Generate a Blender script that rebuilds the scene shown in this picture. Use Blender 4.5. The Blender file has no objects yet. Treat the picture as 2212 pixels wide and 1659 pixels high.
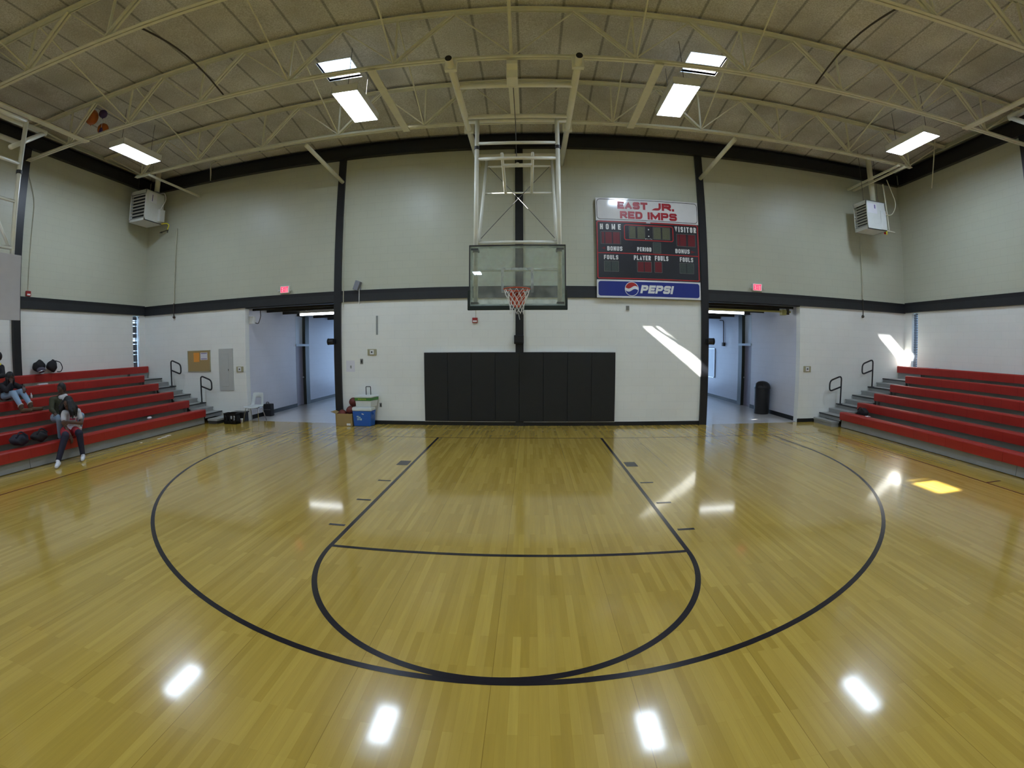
import bpy, math, random
from mathutils import Vector, Matrix
random.seed(7)
S = bpy.context.scene
COL = S.collection
PI = math.pi

# ------------------------------------------------------------------ camera
cam = bpy.data.cameras.new('camera'); camo = bpy.data.objects.new('camera', cam); COL.objects.link(camo); S.camera = camo
cam.type = 'PANO'
cam.panorama_type = 'FISHEYE_LENS_POLYNOMIAL'
cam.fisheye_fov = math.radians(175)
cam.fisheye_polynomial_k0 = 0.0
for i, k in enumerate((-0.06243377525006351, 0.00013459284246177604, -1.0153700721783289e-05, 8.679155974545496e-07)):
    setattr(cam, 'fisheye_polynomial_k%d' % (i+1), k)
cam.sensor_width = 36; cam.sensor_fit = 'HORIZONTAL'
cam.clip_start = .05; cam.clip_end = 300
CX, CY, CZ, YAW, PITCH, ROLL = 0.2159, -9.8468, 1.9925, 0.0382, -0.0807, -0.0023
_f = Vector((-math.sin(YAW)*math.cos(PITCH), math.cos(YAW)*math.cos(PITCH), math.sin(PITCH)))
_r = Vector((math.cos(YAW), math.sin(YAW), 0)); _u = _r.cross(_f)
_r2 = math.cos(ROLL)*_r + math.sin(ROLL)*_u; _u2 = -math.sin(ROLL)*_r + math.cos(ROLL)*_u
camo.matrix_world = Matrix(((_r2.x, _u2.x, -_f.x, CX), (_r2.y, _u2.y, -_f.y, CY), (_r2.z, _u2.z, -_f.z, CZ), (0, 0, 0, 1)))

# ------------------------------------------------------------------ world, sun, exposure
W = bpy.data.worlds.new('sky'); S.world = W; W.use_nodes = True
bg = W.node_tree.nodes['Background']; bg.inputs[0].default_value = (.52, .72, 1.0, 1); bg.inputs[1].default_value = 4.5
sun = bpy.data.lights.new('sun', 'SUN'); suno = bpy.data.objects.new('sun', sun); COL.objects.link(suno)
sun.energy = 52; sun.angle = math.radians(.55); sun.color = (1, .97, .92)
SUNDIR = Vector((2.48, 1.0, -1.96)).normalized()
suno.rotation_euler = SUNDIR.to_track_quat('-Z', 'Y').to_euler(); suno.location = (-20, -10, 25)
S.view_settings.view_transform = 'Standard'; S.view_settings.look = 'None'
S.view_settings.exposure = 0.0; S.view_settings.gamma = 1.0; S.view_settings.use_curve_mapping = False
LAMP = 38.0      # radiance of the high bay lenses

# ------------------------------------------------------------------ helpers
ORG = {}
def V(p): return Vector(p)
class MB:
    def __init__(s): s.v = []; s.f = []; s.mi = []; s.cur = 0
    def add(s, vs, fs):
        b = len(s.v); s.v += [tuple(p) for p in vs]
        for f in fs: s.f.append(tuple(b+i for i in f)); s.mi.append(s.cur)
        return s
    def box(s, x0, x1, y0, y1, z0, z1):
        x0, x1 = min(x0, x1), max(x0, x1); y0, y1 = min(y0, y1), max(y0, y1); z0, z1 = min(z0, z1), max(z0, z1)
        return s.add([(x0,y0,z0),(x1,y0,z0),(x1,y1,z0),(x0,y1,z0),(x0,y0,z1),(x1,y0,z1),(x1,y1,z1),(x0,y1,z1)],
              [(0,3,2,1),(4,5,6,7),(0,1,5,4),(1,2,6,5),(2,3,7,6),(3,0,4,7)])
    def obox(s, c, size, rot=None):
        R = rot.to_matrix() if rot is not None and not isinstance(rot, Matrix) else (rot or Matrix.Identity(3))
        h = [d/2 for d in size]; c = V(c)
        vs = [c + R @ V((sx*h[0], sy*h[1], sz*h[2])) for sz in (-1,1) for sx, sy in ((-1,-1),(1,-1),(1,1),(-1,1))]
        return s.add(vs, [(0,3,2,1),(4,5,6,7),(0,1,5,4),(1,2,6,5),(2,3,7,6),(3,0,4,7)])
    def bar(s, p0, p1, w, h):          # rectangular bar between two points
        p0, p1 = V(p0), V(p1); d = p1-p0; L = d.length; d.normalize()
        up = V((0,0,1)) if abs(d.z) < .95 else V((0,1,0))
        a = d.cross(up).normalized(); b = a.cross(d)
        vs = [p + a*(sx*w/2) + b*(sy*h/2) for p in (p0, p1) for sx, sy in ((-1,-1),(1,-1),(1,1),(-1,1))]
        return s.add(vs, [(0,3,2,1),(4,5,6,7),(0,1,5,4),(1,2,6,5),(2,3,7,6),(3,0,4,7)])
    def tube(s, pts, r, n=8, closed=False, caps=True):
        pts = [V(p) for p in pts]; m = len(pts); vs = []; fs = []
        rr = r if isinstance(r, (list, tuple)) else [r]*m
        nrm = None
        for i, p in enumerate(pts):
            if closed: d = pts[(i+1) % m]-pts[i-1]
            else: d = pts[min(i+1, m-1)]-pts[max(i-1, 0)]
            d.normalize()
            if nrm is None:
                nrm = d.cross(V((0,0,1)) if abs(d.z) < .9 else V((1,0,0))).normalized()
            else:
                nrm = (nrm - d*nrm.dot(d)).normalized()
            b = d.cross(nrm)
            for k in range(n):
                a = 2*PI*k/n; vs.append(p + (nrm*math.cos(a)+b*math.sin(a))*rr[i])
        for i in range(m if closed else m-1):
            j = (i+1) % m
            for k in range(n): fs.append((i*n+k, i*n+(k+1) % n, j*n+(k+1) % n, j*n+k))
        if caps and not closed:
            fs.append(tuple(range(n-1, -1, -1))); fs.append(tuple((m-1)*n+k for k in range(n)))
        return s.add(vs, fs)
    def sphere(s, c, r, n=16, m=10, rot=None):
        r = (r, r, r) if not isinstance(r, (tuple, list)) else r
        R = rot.to_matrix() if rot is not None else Matrix.Identity(3); c = V(c)
        vs = [c + R @ V((0,0,-r[2]))]; fs = []
        for i in range(1, m):
            t = -PI/2+PI*i/m
            for k in range(n):
                a = 2*PI*k/n; vs.append(c + R @ V((r[0]*math.cos(t)*math.cos(a), r[1]*math.cos(t)*math.sin(a), r[2]*math.sin(t))))
        vs.append(c + R @ V((0,0,r[2]))); T = len(vs)-1
        for k in range(n): fs.append((0, 1+(k+1) % n, 1+k)); fs.append((T, 1+(m-2)*n+k, 1+(m-2)*n+(k+1) % n))
        for i in range(m-2):
            for k in range(n): fs.append((1+i*n+k, 1+i*n+(k+1) % n, 1+(i+1)*n+(k+1) % n, 1+(i+1)*n+k))
        return s.add(vs, fs)
    def cap(s, p0, r0, p1, r1, n=14):  # tapered capsule
        p0, p1 = V(p0), V(p1); d = p1-p0; L = max(d.length, 1e-6); d = d/L
        a = d.cross(V((0,0,1)) if abs(d.z) < .9 else V((1,0,0))).normalized(); b = d.cross(a)
        rings = []
        for i in range(1, 5): t = -PI/2+PI/2*i/4; rings.append((p0+d*(r0*math.sin(t)), r0*math.cos(t)))
        for i in range(0, 4): t = PI/2*i/4; rings.append((p1+d*(r1*math.sin(t)), r1*math.cos(t)))
        vs = [p0-d*r0]; fs = []
        for c, r in rings:
            for k in range(n): q = 2*PI*k/n; vs.append(c+(a*math.cos(q)+b*math.sin(q))*r)
        vs.append(p1+d*r1); T = len(vs)-1; m = len(rings)
        for k in range(n): fs.append((0, 1+(k+1) % n, 1+k)); fs.append((T, 1+(m-1)*n+k, 1+(m-1)*n+(k+1) % n))
        for i in range(m-1):
            for k in range(n): fs.append((1+i*n+k, 1+i*n+(k+1) % n, 1+(i+1)*n+(k+1) % n, 1+(i+1)*n+k))
        return s.add(vs, fs)
    def lathe(s, prof, c, n=24):
        c = V(c); vs = []; fs = []; m = len(prof)
        for r, z in prof:
            for k in range(n): a = 2*PI*k/n; vs.append(c+V((r*math.cos(a), r*math.sin(a), z)))
        for i in range(m-1):
            for k in range(n): fs.append((i*n+k, i*n+(k+1) % n, (i+1)*n+(k+1) % n, (i+1)*n+k))
        fs.append(tuple(range(n-1, -1, -1))); fs.append(tuple((m-1)*n+k for k in range(n)))
        return s.add(vs, fs)
    def prism(s, poly, ax, d0, d1):    # polygon in the two other axes, extruded along ax from d0 to d1
        def mk(a, b, d): return {0: (d, a, b), 1: (a, d, b), 2: (a, b, d)}[ax]
        n = len(poly); vs = [mk(a, b, d0) for a, b in poly]+[mk(a, b, d1) for a, b in poly]
        fs = [tuple(range(n-1, -1, -1)), tuple(range(n, 2*n))]+[(i, (i+1) % n, n+(i+1) % n, n+i) for i in range(n)]
        return s.add(vs, fs)
    def build(s, name, mats, parent=None, smooth=False, bevel=0, seg=2, remesh=0, sub=0):
        o0 = ORG.get(parent, V((0,0,0))) if parent else V((0,0,0))
        me = bpy.data.meshes.new(name); me.from_pydata([tuple(V(p)-o0) for p in s.v], [], s.f)
        for m in (mats if isinstance(mats, (list, tuple)) else [mats]): me.materials.append(m)
        import bmesh
        b = bmesh.new(); b.from_mesh(me); bmesh.ops.recalc_face_normals(b, faces=b.faces)
        b.to_mesh(me); b.free()
        me.polygons.foreach_set('material_index', s.mi)
        if smooth: me.polygons.foreach_set('use_smooth', [True]*len(me.polygons))
        o = bpy.data.objects.new(name, me); COL.objects.link(o)
        if parent: o.parent = parent; ORG[o] = ORG[parent]
        else: ORG[o] = V((0,0,0))
        if remesh:
            md = o.modifiers.new('union', 'REMESH'); md.mode = 'VOXEL'; md.voxel_size = remesh; md.use_smooth_shade = True
            sm = o.modifiers.new('soften', 'SMOOTH'); sm.factor = .5; sm.iterations = 3
        if bevel:
            md = o.modifiers.new('edge', 'BEVEL'); md.width = bevel; md.segments = seg; md.limit_method = 'ANGLE'; md.angle_limit = math.radians(40)
        if sub:
            md = o.modifiers.new('smooth', 'SUBSURF'); md.levels = sub; md.render_levels = sub
        return o
def thing(name, label, cat, loc=(0,0,0), group=None):
    o = bpy.data.objects.new(name, None); COL.objects.link(o); o.location = loc; o.empty_display_size = .1
    o['label'] = label; o['category'] = cat
    if group: o['group'] = group
    ORG[o] = V(loc); return o
def tag(o, label, cat, group=None):
    o['label'] = label; o['category'] = cat
    if group: o['group'] = group
    return o
def st(o): o['kind'] = 'structure'; return o
def dup(root, loc, label, rz=0.0):
    def cp(o, par):
        c = o.copy(); COL.objects.link(c)
        if par: c.parent = par
        for ch in o.children: cp(ch, c)
        return c
    r = cp(root, None); r.location = loc; r.rotation_euler = (0, 0, rz); r['label'] = label; return r
def fillet(pts, r, n=5, closed=False):
    pts = [V(p) for p in pts]; out = []; m = len(pts)
    for i, p in enumerate(pts):
        if not closed and i in (0, m-1): out.append(p); continue
        a = (pts[i-1]-p); b = (pts[(i+1) % m]-p); t = min(r, a.length*.45, b.length*.45)
        a = p+a.normalized()*t; b = p+b.normalized()*t
        for k in range(n+1): q = k/n; out.append(a*(1-q)**2+p*2*q*(1-q)+b*q*q)
    return out
def rrect(x0, x1, y0, y1, r, n=5):
    out = []
    for cx, cy, a0 in ((x1-r, y1-r, 0), (x0+r, y1-r, PI/2), (x0+r, y0+r, PI), (x1-r, y0+r, 1.5*PI)):
        for k in range(n+1): a = a0+PI/2*k/n; out.append((cx+r*math.cos(a), cy+r*math.sin(a)))
    return out

# ------------------------------------------------------------------ materials
def mat(name, col, rough=.5, metal=0., spec=.5, var=.06, scale=6., bump=0., bscale=60., emit=None, coat=0.):
    m = bpy.data.materials.new(name); m.use_nodes = True; nt = m.node_tree; N = nt.nodes; L = nt.links
    p = N['Principled BSDF']; p.inputs['Roughness'].default_value = rough; p.inputs['Metallic'].default_value = metal
    p.inputs['Specular IOR Level'].default_value = spec
    if coat: p.inputs['Coat Weight'].default_value = coat; p.inputs['Coat Roughness'].default_value = .08
    tc = N.new('ShaderNodeTexCoord'); nz = N.new('ShaderNodeTexNoise'); nz.inputs['Scale'].default_value = scale; nz.inputs['Detail'].default_value = 3
    L.new(tc.outputs['Object'], nz.inputs['Vector'])
    mx = N.new('ShaderNodeMix'); mx.data_type = 'RGBA'
    mx.inputs[6].default_value = tuple(max(0, c*(1-var)) for c in col)+(1,); mx.inputs[7].default_value = tuple(min(1, c*(1+var)) for c in col)+(1,)
    L.new(nz.outputs['Fac'], mx.inputs[0]); L.new(mx.outputs[2], p.inputs['Base Color'])
    if bump:
        n2 = N.new('ShaderNodeTexNoise'); n2.inputs['Scale'].default_value = bscale; L.new(tc.outputs['Object'], n2.inputs['Vector'])
        bp = N.new('ShaderNodeBump'); bp.inputs['Strength'].default_value = bump; bp.inputs['Distance'].default_value = .01
        L.new(n2.outputs['Fac'], bp.inputs['Height']); L.new(bp.outputs[0], p.inputs['Normal'])
    if emit:
        p.inputs['Emission Color'].default_value = tuple(emit[0])+(1,); p.inputs['Emission Strength'].default_value = emit[1]
    return m
def block_mat(name, col, mortar, rough=.42, spec=.4, axis='x'):
    m = bpy.data.materials.new(name); m.use_nodes = True; nt = m.node_tree; N = nt.nodes; L = nt.links; p = N['Principled BSDF']
    p.inputs['Roughness'].default_value = rough; p.inputs['Specular IOR Level'].default_value = spec
    tc = N.new('ShaderNodeTexCoord'); sp = N.new('ShaderNodeSeparateXYZ'); L.new(tc.outputs['Object'], sp.inputs[0])
    ad = N.new('ShaderNodeMath'); ad.operation = 'ADD'; L.new(sp.outputs[0], ad.inputs[0]); L.new(sp.outputs[1], ad.inputs[1])
    cb = N.new('ShaderNodeCombineXYZ'); L.new(ad.outputs[0], cb.inputs[0]); L.new(sp.outputs[2], cb.inputs[1])
    br = N.new('ShaderNodeTexBrick'); L.new(cb.outputs[0], br.inputs['Vector']); br.inputs['Scale'].default_value = 1
    br.inputs['Brick Width'].default_value = .405; br.inputs['Row Height'].default_value = .203; br.inputs['Mortar Size'].default_value = .004; br.inputs['Mortar Smooth'].default_value = .5
    br.inputs['Color1'].default_value = col+(1,); br.inputs['Color2'].default_value = tuple(c*.985 for c in col)+(1,); br.inputs['Mortar'].default_value = mortar+(1,)
    nz = N.new('ShaderNodeTexNoise'); nz.inputs['Scale'].default_value = 1.3; nz.inputs['Detail'].default_value = 4; L.new(tc.outputs['Object'], nz.inputs['Vector'])
    mx = N.new('ShaderNodeMix'); mx.data_type = 'RGBA'; mx.blend_type = 'MULTIPLY'; mx.inputs[0].default_value = .10
    L.new(br.outputs['Color'], mx.inputs[6]); L.new(nz.outputs['Fac'], mx.inputs[7]); L.new(mx.outputs[2], p.inputs['Base Color'])
    n2 = N.new('ShaderNodeTexNoise'); n2.inputs['Scale'].default_value = 45; L.new(tc.outputs['Object'], n2.inputs['Vector'])
    sm = N.new('ShaderNodeMath'); sm.operation = 'MULTIPLY_ADD'; sm.inputs[1].default_value = .35; L.new(n2.outputs['Fac'], sm.inputs[0])
    iv = N.new('ShaderNodeMath'); iv.operation = 'SUBTRACT'; iv.inputs[0].default_value = 1; L.new(br.outputs['Fac'], iv.inputs[1]); L.new(iv.outputs[0], sm.inputs[2])
    bp = N.new('ShaderNodeBump'); bp.inputs['Strength'].default_value = .25; bp.inputs['Distance'].default_value = .004
    L.new(sm.outputs[0], bp.inputs['Height']); L.new(bp.outputs[0], p.inputs['Normal'])
    return m
def floor_mat():
    m = bpy.data.materials.new('maple_strip_floor'); m.use_nodes = True; nt = m.node_tree; N = nt.nodes; L = nt.links; p = N['Principled BSDF']
    tc = N.new('ShaderNodeTexCoord'); mp = N.new('ShaderNodeMapping'); mp.inputs['Rotation'].default_value = (0, 0, PI/2); L.new(tc.outputs['Object'], mp.inputs[0])
    def brick(w, h, c1, c2, mo, off, ms):
        b = N.new('ShaderNodeTexBrick'); L.new(mp.outputs[0], b.inputs['Vector']); b.inputs['Scale'].default_value = 1; b.offset = off
        b.inputs['Brick Width'].default_value = w; b.inputs['Row Height'].default_value = h; b.inputs['Mortar Size'].default_value = ms
        b.inputs['Color1'].default_value = c1+(1,); b.inputs['Color2'].default_value = c2+(1,); b.inputs['Mortar'].default_value = mo+(1,); return b
    b1 = brick(.93, .057, (.60,.42,.075), (.475,.32,.045), (.42,.28,.035), .37, .0005)
    b2 = brick(1.31, .057, (1,1,1), (.93,.91,.88), (.97,.97,.97), .61, .0)
    b3 = brick(400, .855, (1,1,1), (.97,.97,.96), (.55,.5,.42), .5, .0022)
    m1 = N.new('ShaderNodeMix'); m1.data_type = 'RGBA'; m1.blend_type = 'MULTIPLY'; m1.inputs[0].default_value = .8; L.new(b1.outputs[0], m1.inputs[6]); L.new(b2.outputs[0], m1.inputs[7])
    m2 = N.new('ShaderNodeMix'); m2.data_type = 'RGBA'; m2.blend_type = 'MULTIPLY'; m2.inputs[0].default_value = .8; L.new(m1.outputs[2], m2.inputs[6]); L.new(b3.outputs[0], m2.inputs[7])
    mg = N.new('ShaderNodeMapping'); mg.inputs['Scale'].default_value = (22, 1.2, 1); L.new(tc.outputs['Object'], mg.inputs[0])
    ng = N.new('ShaderNodeTexNoise'); ng.inputs['Scale'].default_value = 1.6; ng.inputs['Detail'].default_value = 5; L.new(mg.outputs[0], ng.inputs['Vector'])
    rp = N.new('ShaderNodeMapRange'); rp.inputs['To Min'].default_value = .86; rp.inputs['To Max'].default_value = 1.13; L.new(ng.outputs['Fac'], rp.inputs[0])
    m3 = N.new('ShaderNodeMix'); m3.data_type = 'RGBA'; m3.blend_type = 'MULTIPLY'; m3.inputs[0].default_value = 1; L.new(m2.outputs[2], m3.inputs[6]); L.new(rp.outputs[0], m3.inputs[7])
    L.new(m3.outputs[2], p.inputs['Base Color'])
    p.inputs['Specular IOR Level'].default_value = .3; p.inputs['Roughness'].default_value = .27
    p.inputs['Coat Weight'].default_value = .75; p.inputs['Coat Roughness'].default_value = .085
    # strips cup very slightly: streaky reflections along the boards
    mb = N.new('ShaderNodeMapping'); mb.inputs['Scale'].default_value = (17, .8, 1); L.new(tc.outputs['Object'], mb.inputs[0])
    nb = N.new('ShaderNodeTexNoise'); nb.inputs['Scale'].default_value = 1.0; nb.inputs['Detail'].default_value = 2; L.new(mb.outputs[0], nb.inputs['Vector'])
    bp = N.new('ShaderNodeBump'); bp.inputs['Strength'].default_value = .01; bp.inputs['Distance'].default_value = .001; L.new(nb.outputs['Fac'], bp.inputs['Height']); L.new(bp.outputs[0], p.inputs['Normal'])
    return m
def ceil_mat():
    m = bpy.data.materials.new('roof_deck_board'); m.use_nodes = True; nt = m.node_tree; N = nt.nodes; L = nt.links; p = N['Principled BSDF']
    tc = N.new('ShaderNodeTexCoord'); sp = N.new('ShaderNodeSeparateXYZ'); L.new(tc.outputs['Object'], sp.inputs[0])
    a = N.new('ShaderNodeMath'); a.operation = 'ADD'; a.inputs[1].default_value = .77+82; L.new(sp.outputs[0], a.inputs[0])
    b = N.new('ShaderNodeMath'); b.operation = 'PINGPONG'; b.inputs[1].default_value = .41; L.new(a.outputs[0], b.inputs[0])
    r = N.new('ShaderNodeMapRange'); r.inputs['From Min'].default_value = .015; r.inputs['From Max'].default_value = .035; r.inputs['To Min'].default_value = .55; r.inputs['To Max'].default_value = 1; L.new(b.outputs[0], r.inputs[0])
    n1 = N.new('ShaderNodeTexNoise'); n1.inputs['Scale'].default_value = .9; n1.inputs['Detail'].default_value = 5; L.new(tc.outputs['Object'], n1.inputs['Vector'])
    n2 = N.new('ShaderNodeTexNoise'); n2.inputs['Scale'].default_value = 40; n2.inputs['Detail'].default_value = 3; L.new(tc.outputs['Object'], n2.inputs['Vector'])
    ad = N.new('ShaderNodeMath'); ad.operation = 'MULTIPLY'; L.new(n1.outputs['Fac'], ad.inputs[0]); L.new(n2.outputs['Fac'], ad.inputs[1])
    cr = N.new('ShaderNodeMix'); cr.data_type = 'RGBA'; cr.inputs[6].default_value = (.42,.40,.35,1); cr.inputs[7].default_value = (.80,.80,.78,1)
    rr = N.new('ShaderNodeMapRange'); rr.inputs['From Min'].default_value = .1; rr.inputs['From Max'].default_value = .42; L.new(ad.outputs[0], rr.inputs[0]); L.new(rr.outputs[0], cr.inputs[0])
    mu = N.new('ShaderNodeMix'); mu.data_type = 'RGBA'; mu.blend_type = 'MULTIPLY'; mu.inputs[0].default_value = 1; L.new(cr.outputs[2], mu.inputs[6]); L.new(r.outputs[0], mu.inputs[7])
    L.new(mu.outputs[2], p.inputs['Base Color']); p.inputs['Roughness'].default_value = .9; p.inputs['Specular IOR Level'].default_value = .1
    return m
def glass_mat(name, tint, haze=0.03, gloss=.06):
    m = bpy.data.materials.new(name); m.use_nodes = True; nt = m.node_tree; N = nt.nodes; L = nt.links
    for n in list(N): N.remove(n)
    o = N.new('ShaderNodeOutputMaterial'); t = N.new('ShaderNodeBsdfTransparent'); t.inputs[0].default_value = tint+(1,)
    d = N.new('ShaderNodeBsdfDiffuse'); d.inputs[0].default_value = (.75,.8,.8,1)
    tc = N.new('ShaderNodeTexCoord'); nz = N.new('ShaderNodeTexNoise'); nz.inputs['Scale'].default_value = 5; nz.inputs['Detail'].default_value = 5; L.new(tc.outputs['Object'], nz.inputs['Vector'])
    rg = N.new('ShaderNodeMapRange'); rg.inputs['From Min'].default_value = .35; rg.inputs['From Max'].default_value = .75; rg.inputs['To Min'].default_value = haze*.5; rg.inputs['To Max'].default_value = haze*2; L.new(nz.outputs['Fac'], rg.inputs[0])
    m1 = N.new('ShaderNodeMixShader'); L.new(rg.outputs[0], m1.inputs[0]); L.new(t.outputs[0], m1.inputs[1]); L.new(d.outputs[0], m1.inputs[2])
    g = N.new('ShaderNodeBsdfGlossy'); g.inputs['Roughness'].default_value = .02
    m2 = N.new('ShaderNodeMixShader'); m2.inputs[0].default_value = gloss; L.new(m1.outputs[0], m2.inputs[1]); L.new(g.outputs[0], m2.inputs[2]); L.new(m2.outputs[0], o.inputs[0])
    return m

CREAM = (.62,.60,.44)
M = dict(
    wall_up=block_mat('cream_painted_block', (.59,.605,.49), (.505,.52,.42), rough=.36), wall_lo=block_mat('white_painted_block', (.93,.95,.91), (.84,.86,.83), rough=.36),
    hall=block_mat('hall_painted_block', (.74,.75,.82), (.66,.67,.74), rough=.35), floor=floor_mat(), ceil=ceil_mat(),
    line=mat('court_line_paint', (.012,.010,.016), .2, var=.2), line_red=mat('boundary_line_paint', (.07,.018,.012), .2),
    tile=mat('vinyl_tile', (.62,.60,.58), .14, scale=3), base=mat('black_rubber_base', (.008,.009,.010), .45),
    black=mat('black_steel_paint', (.012,.013,.016), .4, var=.2), charcoal=mat('charcoal_steel_paint', (.022,.024,.028), .45, var=.2),
    joist=mat('cream_steel_paint', (.78,.77,.62), .5, var=.12), goalpaint=mat('white_goal_paint', (.86,.86,.76), .3, var=.08),
    white=mat('white_paint', (.80,.81,.80), .4), whitegloss=mat('white_gloss_panel', (.82,.83,.86), .10, coat=1.0), lamp=mat('lamp_lens', (.9,.9,.9), .4, emit=((.84,1.01,1.24), LAMP)),
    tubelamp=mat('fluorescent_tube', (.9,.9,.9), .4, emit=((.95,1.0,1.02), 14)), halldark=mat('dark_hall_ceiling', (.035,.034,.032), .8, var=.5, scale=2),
    red=mat('red_seat_plastic', (.40,.022,.016), .38, var=.12, scale=2), grey=mat('grey_bleacher_paint', (.33,.34,.33), .55, var=.15, scale=3),
    deck=mat('bleacher_foot_board', (.34,.30,.20), .5, var=.2, scale=3), dkgrey=mat('dark_grey_steel', (.035,.037,.04), .5),
    pad=mat('black_vinyl_pad', (.010,.011,.012), .5, var=.25, bump=.05), glass=glass_mat('backboard_glass', (.90,.95,.93), .13, .05),
    pane=glass_mat('window_glass', (.9,.95,1), .02, .04), dome=glass_mat('skylight_dome', (.95,.96,.98), .10, .03),
    orange=mat('orange_rim_paint', (.62,.07,.015), .35), net=mat('white_net_cord', (.80,.80,.78), .8), padgreen=mat('dark_board_padding', (.010,.020,.017), .55),
    boardline=glass_mat('white_board_marking', (.9,.92,.92), .30, .03), alum=mat('brushed_metal', (.5,.51,.52), .3, metal=.9), redpaint=mat('red_sign_paint', (.42,.018,.03), .35),
    sb_black=mat('scoreboard_face', (.016,.017,.024), .3, var=.2), sb_red=mat('red_trim_paint', (.45,.02,.02), .35), led_red=mat('unlit_red_digit', (.15,.006,.012), .4, var=.3, scale=40),
    led_grn=mat('unlit_green_digit', (.045,.062,.055), .45, var=.4, scale=60), led_amb=mat('unlit_amber_digit', (.10,.105,.055), .45, var=.4, scale=60), blue=mat('blue_sign_paint', (.012,.028,.25), .3),
    exit_face=mat('exit_sign_face', (.85,.75,.75), .4, emit=((1,.6,.65), .22)), exit_red=mat('lit_exit_letter', (.9,.02,.05), .4, emit=((1,.005,.05), 3.0)),
    cork=mat('cork', (.42,.30,.13), .85, var=.2, scale=60), paper_o=mat('orange_paper', (.85,.36,.06), .7), paper_w=mat('white_paper', (.78,.78,.84), .7), ink=mat('purple_ink', (.12,.08,.30), .7),
    panelgrey=mat('light_grey_metal', (.50,.52,.50), .45), plategrey=mat('switch_plate', (.20,.20,.18), .4), brass=mat('olive_plate', (.40,.38,.24), .45),
    heater=mat('heater_enamel', (.70,.72,.70), .35), slatmetal=mat('heater_louver', (.62,.64,.63), .35), interior=mat('heater_interior', (.010,.012,.014), .6),
    yellow=mat('yellow_gas_hose', (.75,.68,.04), .4), redvalve=mat('red_valve', (.6,.02,.02), .4), firered=mat('red_alarm', (.35,.02,.02), .4),
    cardboard=mat('cardboard', (.36,.25,.10), .8, var=.1), ball=mat('basketball_rubber', (.17,.030,.022), .55, bump=.3, bscale=250), seam=mat('ball_seam', (.01,.01,.01), .6),
    cblue=mat('blue_cooler_plastic', (.02,.12,.50), .3), cwhite=mat('white_cooler_plastic', (.74,.80,.80), .3), cgreen=mat('green_band', (.07,.24,.05), .4), cprint=mat('pale_print', (.50,.68,.66), .5), cyel=mat('yellow_print', (.45,.52,.06), .5),
    bag=mat('black_bag_fabric', (.013,.012,.015), .75, bump=.25, bscale=80), bagnavy=mat('navy_bag_fabric', (.016,.017,.032), .75, bump=.25, bscale=80), baggrey=mat('grey_bag_fabric', (.10,.09,.12), .8),
    can=mat('black_bin_plastic', (.012,.012,.013), .35), chairw=mat('white_chair_plastic', (.62,.66,.66), .35), chrome=mat('chairs_chrome', (.45,.46,.45), .22, metal=1),
    skinA=mat('brown_skin', (.115,.055,.035), .5, var=.1), skinB=mat('dark_brown_skin', (.075,.036,.024), .5, var=.1), hair=mat('black_hair', (.006,.006,.007), .5, bump=.6, bscale=120),
    shirt=mat('white_cotton', (.62,.62,.66), .85, bump=.1), shorts=mat('red_shorts', (.42,.02,.035), .7), navy=mat('navy_leggings', (.014,.013,.035), .75), shoe=mat('white_sneaker', (.80,.82,.88), .5),
    olive=mat('olive_jacket', (.055,.055,.030), .8, bump=.15), jeans=mat('pale_blue_denim', (.28,.40,.55), .85, bump=.1), jacket=mat('black_jacket', (.013,.012,.016), .8, bump=.15), boot=mat('brown_suede', (.10,.060,.032), .85), fleece=mat('cream_fleece', (.6,.57,.52), .9),
    eye=mat('eye_white', (.16,.15,.14), .3), lip=mat('lips', (.14,.045,.04), .5), print=mat('red_print', (.5,.05,.13), .7), doorgrey=mat('grey_door_paint', (.30,.28,.34), .4), doorframe=mat('dark_door_frame', (.03,.035,.025), .4), bluebar=mat('pale_door_bar', (.45,.55,.66), .35),
    balloon=mat('orange_balloon', (.48,.12,.02), .2), balloonp=mat('purple_balloon', (.07,.04,.16), .25), blind=mat('grey_window_slat', (.12,.13,.15), .5), conduit=mat('conduit_paint', (.55,.54,.42), .5),
    brownpipe=mat('brown_pipe', (.05,.04,.03), .6), ypipe=mat('yellow_pipe', (.50,.48,.18), .5), stain=mat('grey_wall_patch', (.30,.32,.32), .6), purplecloth=mat('purple_cloth', (.08,.05,.14), .9), pink=mat('pink_packet', (.6,.12,.2), .6),
    board_opaque=mat('pale_backboard', (.60,.60,.66), .4), whiteboard=mat('whiteboard', (.70,.78,.86), .2), cable=mat('steel_cable', (.10,.10,.10), .5), horn=mat('black_horn', (.012,.012,.014), .4), speaker=mat('grey_speaker', (.24,.25,.30), .5),
)

# ------------------------------------------------------------------ room shell
YW, XL, XR, YB = 1.63, -12.0, 11.82, -27.0
OLx0, OLx1, ORx0, ORx1 = -7.84, -4.74, 4.69, 7.75     # the two hall openings
ZB0, ZB1 = 3.235, 3.53
fl = MB().box(XL-.2, XR+.2, YB-.2, YW, -.12, 0).build('floor', M['floor']); st(fl)
def flat(name, m, poly, z0=.0006, z1=.0014): return MB().prism(poly, 2, z0, z1).build(name, m, fl)
def arc_poly(cx, cy, r0, r1, a0, a1, n=72):
    a = [a0+(a1-a0)*i/n for i in range(n+1)]
    return [(cx+r0*math.cos(t), cy+r0*math.sin(t)) for t in a], [(cx+r1*math.cos(t), cy+r1*math.sin(t)) for t in a]
def ring(name, m, cx, cy, r0, r1, a0, a1, n=96, z=.0014):
    A, B = arc_poly(cx, cy, r0, r1, a0, a1, n); b = MB(); n = len(A)
    b.add([(x, y, z) for x, y in A+B], [(i, i+1, n+i+1, n+i) for i in range(n-1)]); return b.build(name, m, fl)
ft = .3048; lw = 2*ft/12
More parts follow.
